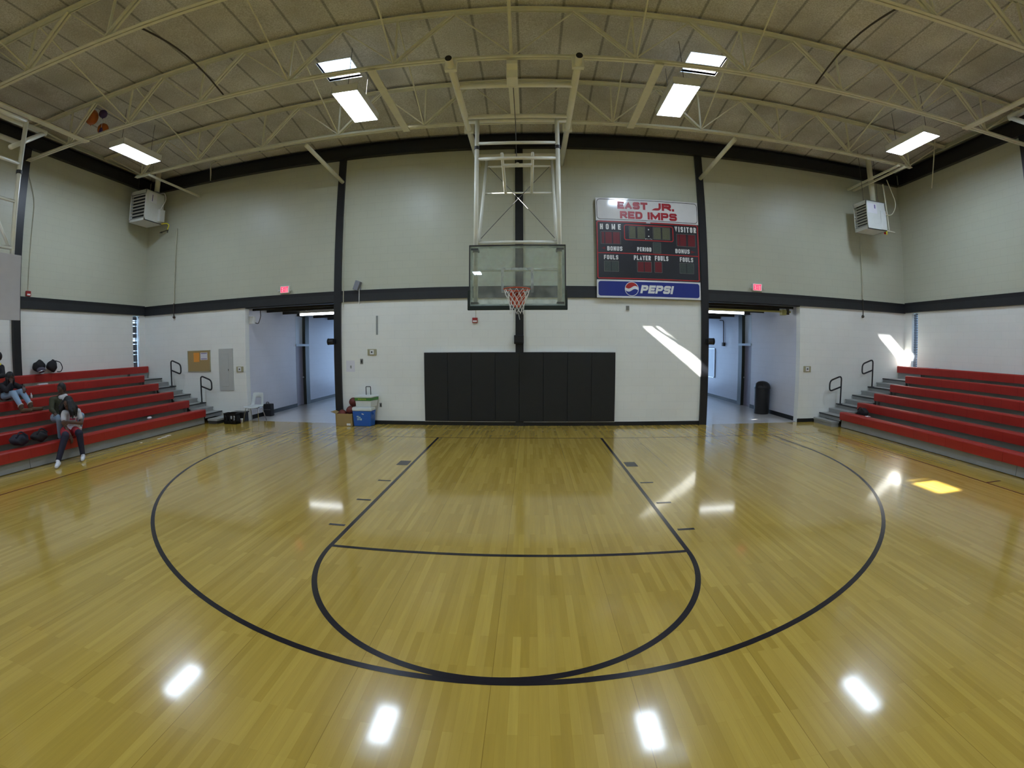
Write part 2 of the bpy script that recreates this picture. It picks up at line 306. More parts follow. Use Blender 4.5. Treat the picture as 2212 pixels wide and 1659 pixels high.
yft = -19*ft; yc = -5.25*ft; R3 = 19.75*ft
ring('three_point_line', M['line'], 0, yc, R3-lw, R3, PI, 2*PI)
for sg in (-1, 1):
    x = sg*(R3-lw/2)
    flat('three_point_line', M['line'], [(x-lw/2, yc), (x+lw/2, yc), (x+lw/2-sg*.03, .01), (x-lw/2-sg*.03+sg*.012, .01)])
    flat('lane_line', M['line'], [(sg*1.829, yft+.02), (sg*1.829, 0), (sg*(1.829-lw), 0), (sg*(1.829-lw), yft+.02)])
    flat('lane_block', M['line'], [(sg*1.86, -7.0*ft), (sg*1.86, -8*ft), (sg*2.06, -8*ft), (sg*2.06, -7.0*ft)])
    for d in (11, 14, 17): flat('lane_mark', M['line'], [(sg*1.87, -d*ft), (sg*1.87, -d*ft-lw), (sg*2.07, -d*ft-lw), (sg*2.07, -d*ft)])
    flat('sideline', M['line_red'], [(sg*7.60, -25.6), (sg*7.635, -25.6), (sg*7.635, 0.0), (sg*7.60, 0.0)])
flat('free_throw_line', M['line'], [(-1.829, yft), (1.829, yft), (1.829, yft+lw), (-1.829, yft+lw)], .0007, .0016)
ring('free_throw_circle', M['line'], 0, yft+lw/2, 1.829-lw, 1.829, PI, 2*PI, z=.0017)
flat('baseline', M['line_red'], [(-7.635, 0), (7.635, 0), (7.635, .03), (-7.635, .03)], .0006, .0012)
for y in (-4.72,): flat('coach_box_mark', M['line_red'], [(7.635, y), (7.635, y-.04), (8.0, y-.04), (8.0, y)])

hf = MB().box(OLx0-.4, OLx1, YW, 12, -.12, .0).build('floor_hall_left', M['tile']); st(hf)
hf = MB().box(ORx0, ORx1+.4, YW, 12, -.12, .0).build('floor_hall_right', M['tile']); st(hf)

# roof deck with skylight openings, slight fall to both sides
def roofz(x, y=-5):
    z = 8.07-.018*abs(x)
    return z if y < -.4 else z+(7.66-z)*(y+.4)/(1.63+.4)      # deck falls to the end wall beam
SK = [(-4.13, -3.36, -1.93, -1.17), (3.50, 4.30, -1.93, -1.17), (-4.13, -3.36, -9.08, -8.28), (3.50, 4.30, -9.08, -8.28)]
xs = sorted({XL-.2, 0, XR+.2} | {s[0] for s in SK} | {s[1] for s in SK}); ys = sorted({YB-.2, -.4, YW+.2} | {s[2] for s in SK} | {s[3] for s in SK})
b = MB()
for i in range(len(xs)-1):
    for j in range(len(ys)-1):
        cx, cy = (xs[i]+xs[i+1])/2, (ys[j]+ys[j+1])/2
        if any(s[0] < cx < s[1] and s[2] < cy < s[3] for s in SK): continue
        P = [(x, y) for y in (ys[j], ys[j+1]) for x in (xs[i], xs[i+1])]
        vs = [(x, y, roofz(x, y)) for x, y in P]+[(x, y, roofz(x, y)+.06) for x, y in P]
        b.add(vs, [(0,2,3,1),(4,5,7,6),(0,1,5,4),(1,3,7,5),(3,2,6,7),(2,0,4,6)])
st(b.build('ceiling', M['ceil']))
for n, (x0, x1, y0, y1) in enumerate(SK):
    z = max(roofz(x0), roofz(x1))
    where = ['square skylight in the roof above the left rear lamp', 'square skylight in the roof above the right rear lamp', 'square skylight in the roof left of the camera, lighting the floor patch', 'square skylight in the roof right of the camera'][n]
    r = thing('skylight', where, 'skylight', ((x0+x1)/2, (y0+y1)/2, z), 'roof skylights')
    t = .02; h = .20
    b = MB(); b.box(x0-t, x0, y0-t, y1+t, z-.02, z+h); b.box(x1, x1+t, y0-t, y1+t, z-.02, z+h); b.box(x0, x1, y0-t, y0, z-.02, z+h); b.box(x0, x1, y1, y1+t, z-.02, z+h)
    b.build('curb', M['white'], r)
    b = MB(); N_ = 6; vs = []
    for j in range(N_+1):
        for i in range(N_+1):
            u, v = i/N_, j/N_; vs.append((x0-.05+u*(x1-x0+.1), y0-.05+v*(y1-y0+.1), z+h+.01+.16*(1-(2*u-1)**4)*(1-(2*v-1)**4)))
    b.add(vs, [(j*(N_+1)+i, j*(N_+1)+i+1, (j+1)*(N_+1)+i+1, (j+1)*(N_+1)+i) for j in range(N_) for i in range(N_)]); b.build('dome', M['dome'], r, smooth=True)

ZR = 8.0
b = MB(); b.cur = 0; b.box(XL-.2, XR+.2, YW, YW+.2, ZB0, 7.70)
b.cur = 1; b.box(XL-.2, OLx0, YW, YW+.2, 0, ZB0); b.box(OLx1, ORx0, YW, YW+.2, 0, ZB0); b.box(ORx1, XR+.2, YW, YW+.2, 0, ZB0)
st(b.build('wall_back', [M['wall_up'], M['wall_lo']]))
def side_wall(name, x0, x1, sy0, sy1, sz0):
    b = MB(); b.cur = 0; b.box(x0, x1, YB, YW, ZB0, ZR-.05); b.cur = 1
    b.box(x0, x1, YB, sy0, 0, ZB0); b.box(x0, x1, sy1, YW, 0, ZB0); b.box(x0, x1, sy0, sy1, 0, sz0)
    st(b.build(name, [M['wall_up'], M['wall_lo']]))
side_wall('wall_left', XL-.2, XL, 1.08, 1.36, 1.2); side_wall('wall_right', XR, XR+.2, 1.045, 1.30, 1.2)
st(MB().box(XL-.2, XR+.2, YB-.2, YB, 0, ZR+.1).build('wall_front', M['wall_up']))
# slit windows with slats
def slit(name, xin, sg, y0, y1, bars, solid):
    b = MB(); xo = xin+sg*.17
    b.box(xo, xo+sg*.03, y0, y0+.015, 1.2, ZB0); b.box(xo, xo+sg*.03, y1-.015, y1, 1.2, ZB0); b.box(xo, xo+sg*.03, y0, y1, 1.2, 1.23); b.box(xo, xo+sg*.03, y0, y1, ZB0-.05, ZB0)
    w = st(b.build(name, M['panelgrey'])); 
    MB().box(xo+sg*.01, xo+sg*.014, y0, y1, 1.2, ZB0).build('pane', M['pane'], w)
    xb = xin+sg*.10; z = 3.20
    for zl, h in bars+[(1.2, 0)]:
        zt = z
        while zt-zl-h > .012:                      # slats between two light gaps
            zb = max(zl+h, zt-.05); q = MB(); q.obox((xb, (y0+(y1 if solid else y1-.022))/2, (zt+zb)/2), (.005, (y1 if solid else y1-.022)-y0, zt-zb+.002), None if not solid else Matrix.Rotation(sg*.5, 3, 'Y'))
            q.build('slat', M['blind'], w); zt = zb-.001
        z = zl
    return w
slit('window_1', XL, -1, 1.08, 1.36, [(3.07,.02),(3.0,.045),(2.90,.022),(2.67,.024),(2.52,.02),(2.43,.07),(2.33,.025),(2.12,.022),(2.01,.014),(1.77,.010)], False)
slit('window_2', XR, 1, 1.045, 1.30, [], True)

st(MB().box(XL-3.4, XL-.2, -1.5, 3.5, 3.45, 3.55).build('trim_added_sun_blocker', M['charcoal']))  # unseen slab added outside to keep direct sun off the left slit window
# bands (floor-to-gallery beams), roof edge beams, columns
n_trim = [0]
def trim(b, m, nm=None):
    n_trim[0] += 1; return st(b.build(nm or 'trim_%d' % n_trim[0], m))
def band(x0, x1, y0, y1, axis, sg):
    # lower charcoal strip stands a little proud of the black upper strip
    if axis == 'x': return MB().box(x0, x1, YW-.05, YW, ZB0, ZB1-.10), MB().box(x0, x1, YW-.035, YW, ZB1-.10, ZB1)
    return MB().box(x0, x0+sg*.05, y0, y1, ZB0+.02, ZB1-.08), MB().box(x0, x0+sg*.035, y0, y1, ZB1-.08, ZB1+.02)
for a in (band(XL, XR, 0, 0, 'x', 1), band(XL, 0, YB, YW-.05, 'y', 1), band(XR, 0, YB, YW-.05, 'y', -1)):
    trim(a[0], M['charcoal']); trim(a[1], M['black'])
# band reaches over the openings as a lintel
trim(MB().box(OLx0, OLx1, YW, YW+.2, ZB0-.02, ZB0), M['charcoal']); trim(MB().box(ORx0, ORx1, YW, YW+.2, ZB0-.02, ZB0), M['charcoal'])
def ibeam(x0, x1, y0, y1, z0, z1, axis, sg):
    b = MB()
    if axis == 'x': b.box(x0, x1, YW-.05, YW, z0+.02, z1-.02); b.box(x0, x1, YW-.14, YW, z0, z0+.02); b.box(x0, x1, YW-.14, YW, z1-.02, z1)
    else: b.box(x0, x0+sg*.05, y0, y1, z0+.02, z1-.02); b.box(x0, x0+sg*.14, y0, y1, z0, z0+.02); b.box(x0, x0+sg*.14, y0, y1, z1-.02, z1)
    return b
trim(ibeam(XL, XR, 0, 0, 7.22, 7.62, 'x', 1), M['black']); trim(ibeam(XL, 0, YB, YW-.14, 7.25, 7.64, 'y', 1), M['black']); trim(ibeam(XR, 0, YB, YW-.14, 7.2, 7.62, 'y', -1), M['black'])
def column(x0, x1, y0, y1, z1, where):
    o = st(MB().box(x0, x1, y0, y1, 0, z1).build('steel_column', M['black'])); return o
column(-4.94, -4.74, YW-.06, YW+.2, 7.3, ''); column(4.685, 4.885, YW-.06, YW+.2, 7.3, ''); column(-.13, .07, YW-.055, YW, 7.3, '')
for y in (-2.97, -7.6, -12.2): column(XL, XL+.09, y-.1, y+.1, 7.3, ''); column(XR-.09, XR, y-.1+.1, y+.1+.1, 7.25, '')
# baseboards
def bb(name, *a): return st(MB().box(*a).build(name, M['base']))
bb('baseboard_back', OLx1, ORx0, YW-.014, YW, 0, .10); bb('baseboard_back_left', XL, OLx0, YW-.014, YW, 0, .10); bb('baseboard_back_right', ORx1, XR, YW-.014, YW, 0, .10)

# ---- hallways
def hall(sg, xo, xi, name):
    # xo: outer wall, xi: inner wall
    a, c = (xo-.2, xo) if sg < 0 else (xo, xo+.2)
    b = MB(); b.box(a, c, YW+.2, 4.78, 0, 3.4); b.box(a, c, 5.80, 12, 0, 3.4); b.box(a-(.3 if sg < 0 else 0), c+(.3 if sg > 0 else 0), 4.78, 5.80, 3.2, 3.4)
    st(b.build('wall_hall_%s_outer' % name, M['hall']))
    a2, c2 = (xi, xi+.2) if sg < 0 else (xi-.2, xi)
    st(MB().box(a2, c2, YW+.2, 12, 0, 3.4).build('wall_hall_%s_inner' % name, M['hall']))
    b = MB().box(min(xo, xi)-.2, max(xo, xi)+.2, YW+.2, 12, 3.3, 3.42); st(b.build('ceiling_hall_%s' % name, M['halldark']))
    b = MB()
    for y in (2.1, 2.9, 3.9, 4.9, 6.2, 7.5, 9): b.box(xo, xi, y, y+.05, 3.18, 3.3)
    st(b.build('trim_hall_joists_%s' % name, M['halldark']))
    for y0, y1 in ((YW, 4.78), (5.80, 12)):
        st(MB().box(xo, xo-sg*.014, y0, y1, 0, .12).build('baseboard_hall_%s' % name, M['base']))
    # side door with transom, set back in the wall
    xd = xo+sg*.10
    d = st(MB().box(xd, xd+sg*.05, 4.80, 5.50, 0.01, 2.12).build('door_%d' % (1 if sg < 0 else 2), M['doorgrey']))
    MB().box(xd+sg*.06, xd+sg*.10, 4.7, 5.9, -.05, 3.4).build('door_light_stop', M['hall'], d)  # panel added behind the door to stop daylight leaking into the hall
    MB().box(xd, xd+sg*.02, 4.80, 5.50, 2.2, 3.18).build('transom_panel', M['whiteboard'], d)
    MB().box(xo-sg*.03, xd+sg*.05, 4.80, 5.80, 2.12, 2.20).build('transom_bar', M['bluebar'], d)
    MB().box(xo-sg*.02, xd+sg*.05, 5.50, 5.80, 0, 2.12).build('door_post', M['doorframe'], d); MB().box(xo-sg*.02, xd+sg*.05, 5.50, 5.80, 2.2, 3.2).build('door_post', M['doorframe'], d)
    MB().box(xo, xd+sg*.05, 4.78, 4.80, 0, 3.2).build('door_jamb', M['panelgrey'], d)
    k = MB(); k.sphere((xd-sg*.05, 5.42, 1.0), .03); k.tube([(xd, 5.42, 1.0), (xd-sg*.04, 5.42, 1.0)], .012); k.build('door_knob', M['alum'], d, smooth=True)
    # glazed entrance at the far end of the hall
    b = MB(); lo, hi = min(xo, xi), max(xo, xi); mid = (lo+hi)/2
    for x in (lo, mid-.05, hi-.1): b.box(x, x+.1, 11.9, 12, 0, 3.3)
    b.box(lo, hi, 11.9, 12, 2.15, 2.25); b.box(lo, hi, 11.9, 12, 3.1, 3.3); b.box(lo, hi, 11.9, 12, 0, .25)
    w = st(b.build('window_%d' % (3 if sg < 0 else 4), M['doorframe'])); MB().box(lo, hi, 11.94, 11.95, .2, 3.2).build('pane', M['pane'], w)
hall(-1, -7.90, OLx1, 'left'); hall(1, 7.82, ORx0, 'right')
for x0, x1, lab in ((-7.05, -5.0, 'lit fluorescent tube fixture under the left hall ceiling'), (4.9, 6.92, 'lit fluorescent tube fixture under the right hall ceiling')):
    r = thing('fluorescent_light', lab, 'ceiling light', ((x0+x1)/2, 3.6, 3.1), 'hall fluorescent lights')
    MB().box(x0, x1, 3.54, 3.66, 3.15, 3.22).build('housing', M['white'], r)
    MB().tube([(x0, 3.6, 3.12), (x1, 3.6, 3.12)], .038, 10).build('tube_lamp', M['tubelamp'], r, smooth=True)
    MB().box(x0+.2, x0+.23, 3.58, 3.62, 3.2, 3.3).build('hanger', M['white'], r); MB().box(x1-.23, x1-.2, 3.58, 3.62, 3.2, 3.3).build('hanger', M['white'], r)

# ------------------------------------------------------------------ roof joists
DJ = {-.5: (-10.45, 10.30), -2.95: (-11.9, 11.72), -5.35: (-11.9, 11.72), -7.8: (-11.9, 11.72)}
JL = {-.5: 'cream roof truss nearest the end wall, behind the lamps', -2.95: 'cream roof truss carrying the front of the goal frame', -5.35: 'cream roof truss crossing the upper corners of the view', -7.8: 'cream roof truss overhead just in front of the camera'}
for Y, (e0, e1) in DJ.items():
    r = thing('roof_joist', JL[Y], 'roof truss', (0, Y, 6.87), 'open web roof joists')
    def zt(x): return 7.95-.018*abs(x)
    for s_ in (-1, 1):
        b = MB(); b.bar((e0, Y+s_*.035, 6.90), (e1, Y+s_*.035, 6.90), .05, .012); b.bar((e0, Y+s_*.016, 6.925), (e1, Y+s_*.016, 6.925), .010, .06); b.build('bottom_chord', M['joist'], r)
        b = MB()
        for xa, xb in ((XL+.05, 0), (0, XR-.05)): b.bar((xa, Y+s_*.04, zt(xa)+.05), (xb, Y+s_*.04, zt(xb)+.05), .06, .012); b.bar((xa, Y+s_*.016, zt(xa)+.02), (xb, Y+s_*.016, zt(xb)+.02), .010, .07)
        b.build('top_chord', M['joist'], r)
    for k in range(-5, 6):
        xb = k*2.045; sgk = 1 if k >= 0 else -1
        if k: MB().bar((xb, Y, 6.93), (xb+sgk*.02, Y, zt(xb)+.03), .035, .035).build('vertical', M['joist'], r)
    for k in range(-5, 5):
        xt = (k+.5)*2.09; sg = 1 if xt > 0 else -1
        xi_, xo_ = (k*2.045, (k+1)*2.045) if sg > 0 else ((k+1)*2.045, k*2.045)
        b = MB()
        for s_ in (-1, 1): b.bar((xt, Y+s_*.03, zt(xt)), (xo_, Y+s_*.03, 6.94), .035, .04)
        b.build('heavy_diagonal', M['joist'], r)
        MB().bar((xt, Y, zt(xt)), (xi_, Y, 6.94), .022, .022).build('light_diagonal', M['joist'], r)
    for sg, e in ((-1, XL), (1, XR)): MB().bar((e-sg*.3, Y, zt(11.5)), (sg*10.22, Y, 6.94), .03, .03).build('end_diagonal', M['joist'], r)
JY = sorted(DJ, reverse=True); nm = {-.5: 'rear', -2.95: 'middle', -5.35: 'front', -7.8: 'nearest'}
names = {2.07: 'beside the goal hoist', 4.1: 'in line with the skylights', 8.1: 'out by the bleachers'}
for i in range(len(JY)-1):
    for x in (2.07, 4.1, 8.1):
        for sg in (-1, 1):
            o = MB().tube([(sg*x, JY[i+1], zt(x)), (sg*x, JY[i], 6.95)], .016, 6).build('bridging_rod', M['joist'])
            tag(o, 'thin cream rod sloping between %s and %s trusses, %s side, %s' % (nm[JY[i+1]], nm[JY[i]], 'left' if sg < 0 else 'right', names[x]), 'brace rod', 'bridging rods between the trusses')
for sg, xw in ((-1, XL), (1, XR)):
    o = st(MB().bar((xw-sg*.06, YB, 7.70), (xw-sg*.06, YW, 7.70), .10, .02).build('trim_roof_ledger_%s' % ('left' if sg < 0 else 'right'), M['joist']))
for sg, s_ in ((-1, 'left'), (1, 'right')):
    o = MB().box(sg*2.46-.075, sg*2.46+.075, -2.98, -.46, 6.84, 6.868).build('catwalk_plank', M['joist']); tag(o, 'flat cream plank slung between two trusses %s of the hoist' % s_, 'plank', 'planks under the trusses')
    o = MB().tube([(sg*4.95, -.45, 6.83), (sg*4.80, YW-.08, 6.55)], .055, 12).build('kicker_brace', M['joist'], smooth=True); tag(o, 'cream round brace from rear truss down to the %s black column' % s_, 'brace', 'kicker braces')
for x, lab in ((-9.83, 'cream steel angle running from rear truss to wall by the left heater'), (9.74, 'cream steel angle from rear truss to wall over the right heater, inner one'), (9.96, 'cream steel angle from rear truss to wall over the right heater, outer one')):
    o = MB().bar((x, -.62, 6.84), (x, YW, 6.84), .05, .05).build('heater_support_angle', M['joist']); tag(o, lab, 'bracket', 'heater support angles')
for q, (z, x1) in enumerate(((7.32, -1.85), (7.40, -2.0), (7.48, -2.15))):
    o = MB().tube(fillet([(-9.3, YW-.16, z-.1), (-8.6, .55, z), (x1, .35, z)], .3), .014, 6).build('roof_conduit', M['conduit']); tag(o, '%s of three thin pipes running behind the left rear lamp' % ('lowest', 'middle', 'highest')[q], 'conduit', 'conduits near the rear truss')
for sg, s_ in ((-1, 'left'), (1, 'right')):
    o = MB().tube([(sg*5.55, -5.35+2.4*i/10, 6.97+.18*math.sin(PI*i/10)) for i in range(11)], .016, 6).build('roof_cable', M['brownpipe']); tag(o, 'dark cable looping between the front and middle trusses, %s of the hoist' % s_, 'cable', 'roof cables')
o = MB().tube(fillet([(2.9, .2, 7.3), (6.2, .1, 7.3), (6.25, -.45, 6.95)], .3), .014, 6).build('roof_conduit', M['conduit']); tag(o, 'thin pipe curving down to the rear truss right of the hoist', 'conduit', 'conduits near the rear truss')

# ------------------------------------------------------------------ high bay lights
LX = (-9.2, -3.21, 3.16, 9.15); LY = (-1.7, -8.65, -15.6, -22.6)
colw = ('outer left', 'inner left', 'inner right', 'outer right'); roww = ('row before the end wall', 'row above the camera', 'row behind the camera', 'farthest row behind the camera')
for j, y in enumerate(LY):
    for i, x in enumerate(LX):
        lab = 'bright white lamp panel under the roof, %s, %s' % (roww[j], colw[i])
        r = thing('high_bay_light', lab, 'ceiling light', (x, y, 6.9), 'high bay lights')
        b = MB(); b.box(x-.27, x+.27, y-.65, y+.65, 6.93, 7.05); b.box(x-.27, x-.255, y-.65, y+.65, 6.89, 6.93); b.box(x+.255, x+.27, y-.65, y+.65, 6.89, 6.93); b.box(x-.27, x+.27, y-.65, y-.635, 6.89, 6.93); b.box(x-.27, x+.27, y+.635, y+.65, 6.89, 6.93)
        b.build('housing', M['white'], r)
        MB().add([(x-.255, y-.635, 6.905), (x+.255, y-.635, 6.905), (x+.255, y+.635, 6.905), (x-.255, y+.635, 6.905)], [(0,3,2,1)]).build('lens', M['lamp'], r)
        for s_ in (-1, 1): MB().tube([(x, y+s_*.5, 7.05), (x, y+s_*.5, roofz(x))], .006, 6).build('hanger_cable', M['cable'], r)

# ------------------------------------------------------------------ wall pad, goal
r = thing('wall_pad', 'large black vinyl crash pad on the wall below the hoop', 'wall pad', (-.03, YW-.03, .1))
px = [-2.455+4.835*i/8 for i in range(9)]
for i in range(8): MB().box(px[i]+.0008, px[i+1]-.0008, YW-.075, YW-.012, .115, 1.865).build('pad_panel', M['pad'], r, bevel=.008)
MB().box(-2.47, 2.39, YW-.05, YW-.001, 1.868, 1.89).build('top_rail', M['white'], r); MB().box(-2.47, 2.39, YW-.05, YW-.001, .10, .113).build('bottom_rail', M['white'], r)
for sg in (-1, 1): MB().box(-.04+sg*2.425-.01, -.04+sg*2.425+.01, YW-.04, YW-.001, .11, 1.87).build('side_trim', M['white'], r)

g = thing('basketball_goal', 'glass basketball hoop hung from the roof before the end wall', 'basketball hoop', (0, -1.22, 2.72))
GX = -.008; BY = -1.22; Z0, Z1 = 2.745, 3.945; HW = .914
gl = MB().box(GX-HW, GX+HW, BY, BY+.014, Z0, Z1).build('backboard', M['glass'], g)
b = MB()
for x0, x1, z0, z1 in ((-HW, HW, Z1-.018, Z1+.004), (-HW-.004, -HW+.016, Z0, Z1), (HW-.016, HW+.004, Z0, Z1)): b.box(GX+x0, GX+x1, BY-.006, BY+.03, z0, z1)
b.build('backboard_frame', M['dkgrey'], gl)
b = MB()
for x0, x1, z0, z1 in ((-HW+.02, HW-.02, Z1-.065, Z1-.02), (-HW+.02, HW-.02, Z0+.02, Z0+.065), (-HW+.02, -HW+.065, Z0, Z1-.02), (HW-.065, HW-.02, Z0, Z1-.02)): b.box(GX+x0, GX+x1, BY+.0145, BY+.0155, z0, z1)
haze = glass_mat('frosted_board_border', (.92,.94,.94), .6, .03); b.build('border_marking', haze, gl)
zt0 = 3.02; b = MB(); tx = .305; tw = .05
for x0, x1, z0, z1 in ((-tx, tx, zt0+.43, zt0+.43+tw), (-tx, -tx+tw, zt0, zt0+.43), (tx-tw, tx, zt0, zt0+.43)): b.box(GX+x0, GX+x1, BY-.002, BY-.001, z0, z1)
b.build('target_square', M['boardline'], gl)
b = MB(); b.box(GX-HW-.03, GX+HW+.03, BY-.03, BY+.05, Z0-.05, Z0+.03); b.box(GX-HW-.03, GX-HW+.012, BY-.03, BY+.05, Z0, Z0+.33); b.box(GX+HW-.012, GX+HW+.03, BY-.03, BY+.05, Z0, Z0+.33)
b.build('board_padding', M['padgreen'], g, bevel=.008)
rz = 3.04; ry = BY-.15-.2286
rim = MB().tube([(GX+.2366*math.cos(a), ry+.2366*math.sin(a), rz) for a in [2*PI*i/40 for i in range(40)]], .010, 10, closed=True).build('rim', M['orange'], g, smooth=True)
b = MB(); b.box(GX-.14, GX+.14, BY-.012, BY, 2.80, 3.03); b.prism([(GX-.13, BY-.01), (GX+.13, BY-.01), (GX+.085, ry+.215), (GX-.085, ry+.215)], 2, rz-.02, rz-.008)
b.prism([(BY-.012, 2.82), (BY-.012, 3.02), (ry+.21, 3.03), (ry+.2, 3.01)], 0, GX-.10, GX-.085); b.prism([(BY-.012, 2.82), (BY-.012, 3.02), (ry+.21, 3.03), (ry+.2, 3.01)], 0, GX+.085, GX+.10)
b.prism([(GX-.11, 2.97), (GX+.11, 2.97), (GX+.075, 2.74), (GX-.075, 2.74)], 1, BY-.05, BY-.03)
b.build('rim_bracket', M['orange'], rim)
# net: diamond cords
b = MB(); levels = [(.2286, 3.03), (.215, 2.95), (.175, 2.87), (.145, 2.79), (.128, 2.72), (.122, 2.66), (.13, 2.60)]
for j in range(len(levels)-1):
    (ra, za), (rb, zb) = levels[j], levels[j+1]
    for k in range(12):
        a0 = 2*PI*(k+.5*(j % 2))/12
        for s_ in (-.5, .5):
            a1 = a0+2*PI*s_/12
            jz = .012*math.sin(k*2.3+j)
            b.tube([(GX+ra*math.cos(a0), ry+ra*math.sin(a0), za), (GX+rb*math.cos(a1), ry+rb*math.sin(a1), zb+jz*(j > 3))], .0045, 5, caps=False)
b.tube([(GX+.03, ry-.12, 2.60), (GX+.045, ry-.12, 2.52), (GX+.055, ry-.12, 2.48)], .005, 5)
b.build('net', M['net'], rim)
# frame: mast pipes, rear braces, cross bars
for sg in (-1, 1):
    MB().tube([(GX+sg*.815, -1.0, 6.72), (GX+sg*.815, -1.0, 2.83)], .045, 12).build('front_mast', M['goalpaint'], g, smooth=True)
    b = MB(); b.tube([(GX+sg*.815, -1.0, 6.03), (GX+sg*.815, -1.0, 6.10)], .055, 12); b.build('mast_clamp', M['dkgrey'], g)
    for z in (3.87, 2.83): MB().box(GX+sg*.815-.07, GX+sg*.815+.07, BY+.012, -.97, z-.02, z+.02).build('board_bracket', M['dkgrey'], g)
    MB().tube([(GX+sg*.80, 1.05, 6.70), (GX+sg*.76, -.95, 4.06)], .035, 12).build('rear_brace', M['goalpaint'], g, smooth=True)
    MB().tube([(GX+sg*.31, -.97, 5.95), (GX+sg*.29, .13, 5.44)], .032, 10).build('fold_link', M['goalpaint'], g, smooth=True)
    MB().tube([(sg*1.06, -3.22, 6.76), (sg*1.06, YW-.05, 6.76)], .065, 14).build('header_pipe', M['goalpaint'], g, smooth=True)
    MB().tube([(sg*1.06, -3.225, 6.76), (sg*1.06, -3.222, 6.76)], .058, 14).build('pipe_end', M['black'], g)
    for y in (-2.95, -.5): MB().box(sg*1.06-.10, sg*1.06+.10, y-.04, y+.04, 6.68, 6.90).build('pipe_clamp', M['goalpaint'], g)
    MB().tube([(GX-sg*.78, .90, 6.46), (GX+sg*.74, -.9, 4.14)], .007, 6).build('brace_cable', M['cable'], g)
for z in (6.17, 5.82): MB().tube([(GX-.80, -1.0, z), (GX+.80, -1.0, z)], .034, 12).build('cross_bar', M['goalpaint'], g, smooth=True)
MB().tube([(GX-.77, .15, 5.46), (GX+.77, .15, 5.46)], .022, 10).build('cross_bar', M['goalpaint'], g, smooth=True)
MB().tube([(GX-.79, -.97, 4.05), (GX+.79, -.97, 4.05)], .035, 12).build('cross_bar', M['goalpaint'], g, smooth=True)
MB().tube([(GX-.79, -.97, 3.50), (GX+.79, -.97, 3.50)], .03, 12).build('cross_bar', M['goalpaint'], g, smooth=True)
MB().tube([(GX-.79, .85, 6.40), (GX+.79, .85, 6.40)], .025, 10).build('cross_bar', M['goalpaint'], g, smooth=True)
b = MB(); b.tube([(GX-.30, -.75, 5.78), (GX+.30, -.75, 5.78)], .026, 10); b.sphere((GX, -.75, 5.78), .05, 10, 8); b.build('fold_bar', M['goalpaint'], g, smooth=True)
for y in (-2.28, -1.07, 1.0): MB().tube([(-1.06, y, 6.76), (1.06, y, 6.76)], .05, 12).build('header_cross_pipe', M['goalpaint'], g, smooth=True)
MB().tube([(-1.0, -.98, 6.70), (1.0, -.98, 6.70)], .045, 12).build('mast_pivot', M['goalpaint'], g, smooth=True)
b = MB(); b.box(-.13, .05, -2.95, -1.05, 6.78, 6.85); b.build('hoist_channel', M['goalpaint'], g)
MB().box(-.14, .05, -2.75, -2.45, 6.62, 6.85).build('winch_box', M['goalpaint'], g, bevel=.01)
MB().tube([(-.04, -2.4, 6.74), (-.04, -1.07, 6.68), (-.02, -.85, 5.8)], .008, 6).build('hoist_cable', M['cable'], g)
MB().tube([(-.05, -5.35, 7.95), (-.05, -2.6, 6.86)], .028, 8).build('hoist_stay', M['joist'], g)

# ------------------------------------------------------------------ lettering
def text(body, name, m, parent, x0, x1, z0, z1, y, shear=0.0, bold=0.0, face='-y', spacing=1.0, depth=.002):
    cu = bpy.data.curves.new('t', 'FONT'); cu.body = body; cu.size = 1; cu.shear = shear; cu.offset = bold; cu.space_character = spacing; cu.extrude = 0; cu.resolution_u = 4
    to = bpy.data.objects.new('t', cu); COL.objects.link(to); dg = bpy.context.evaluated_depsgraph_get(); me = bpy.data.meshes.new_from_object(to.evaluated_get(dg)); bpy.data.objects.remove(to)
    xsv = [v.co.x for v in me.vertices]; ysv = [v.co.y for v in me.vertices]; ax, bx, ay, by = min(xsv), max(xsv), min(ysv), max(ysv); o0 = ORG[parent]
    for v in me.vertices:
        u = x0+(v.co.x-ax)/(bx-ax)*(x1-x0); w = z0+(v.co.y-ay)/(by-ay)*(z1-z0)
        v.co = (V((u, y, w))-o0) if face == '-y' else V((0,0,0))
    me.materials.clear(); me.materials.append(m); me.name = name
    o = bpy.data.objects.new(name, me); COL.objects.link(o); o.parent = parent; ORG[o] = o0; return o

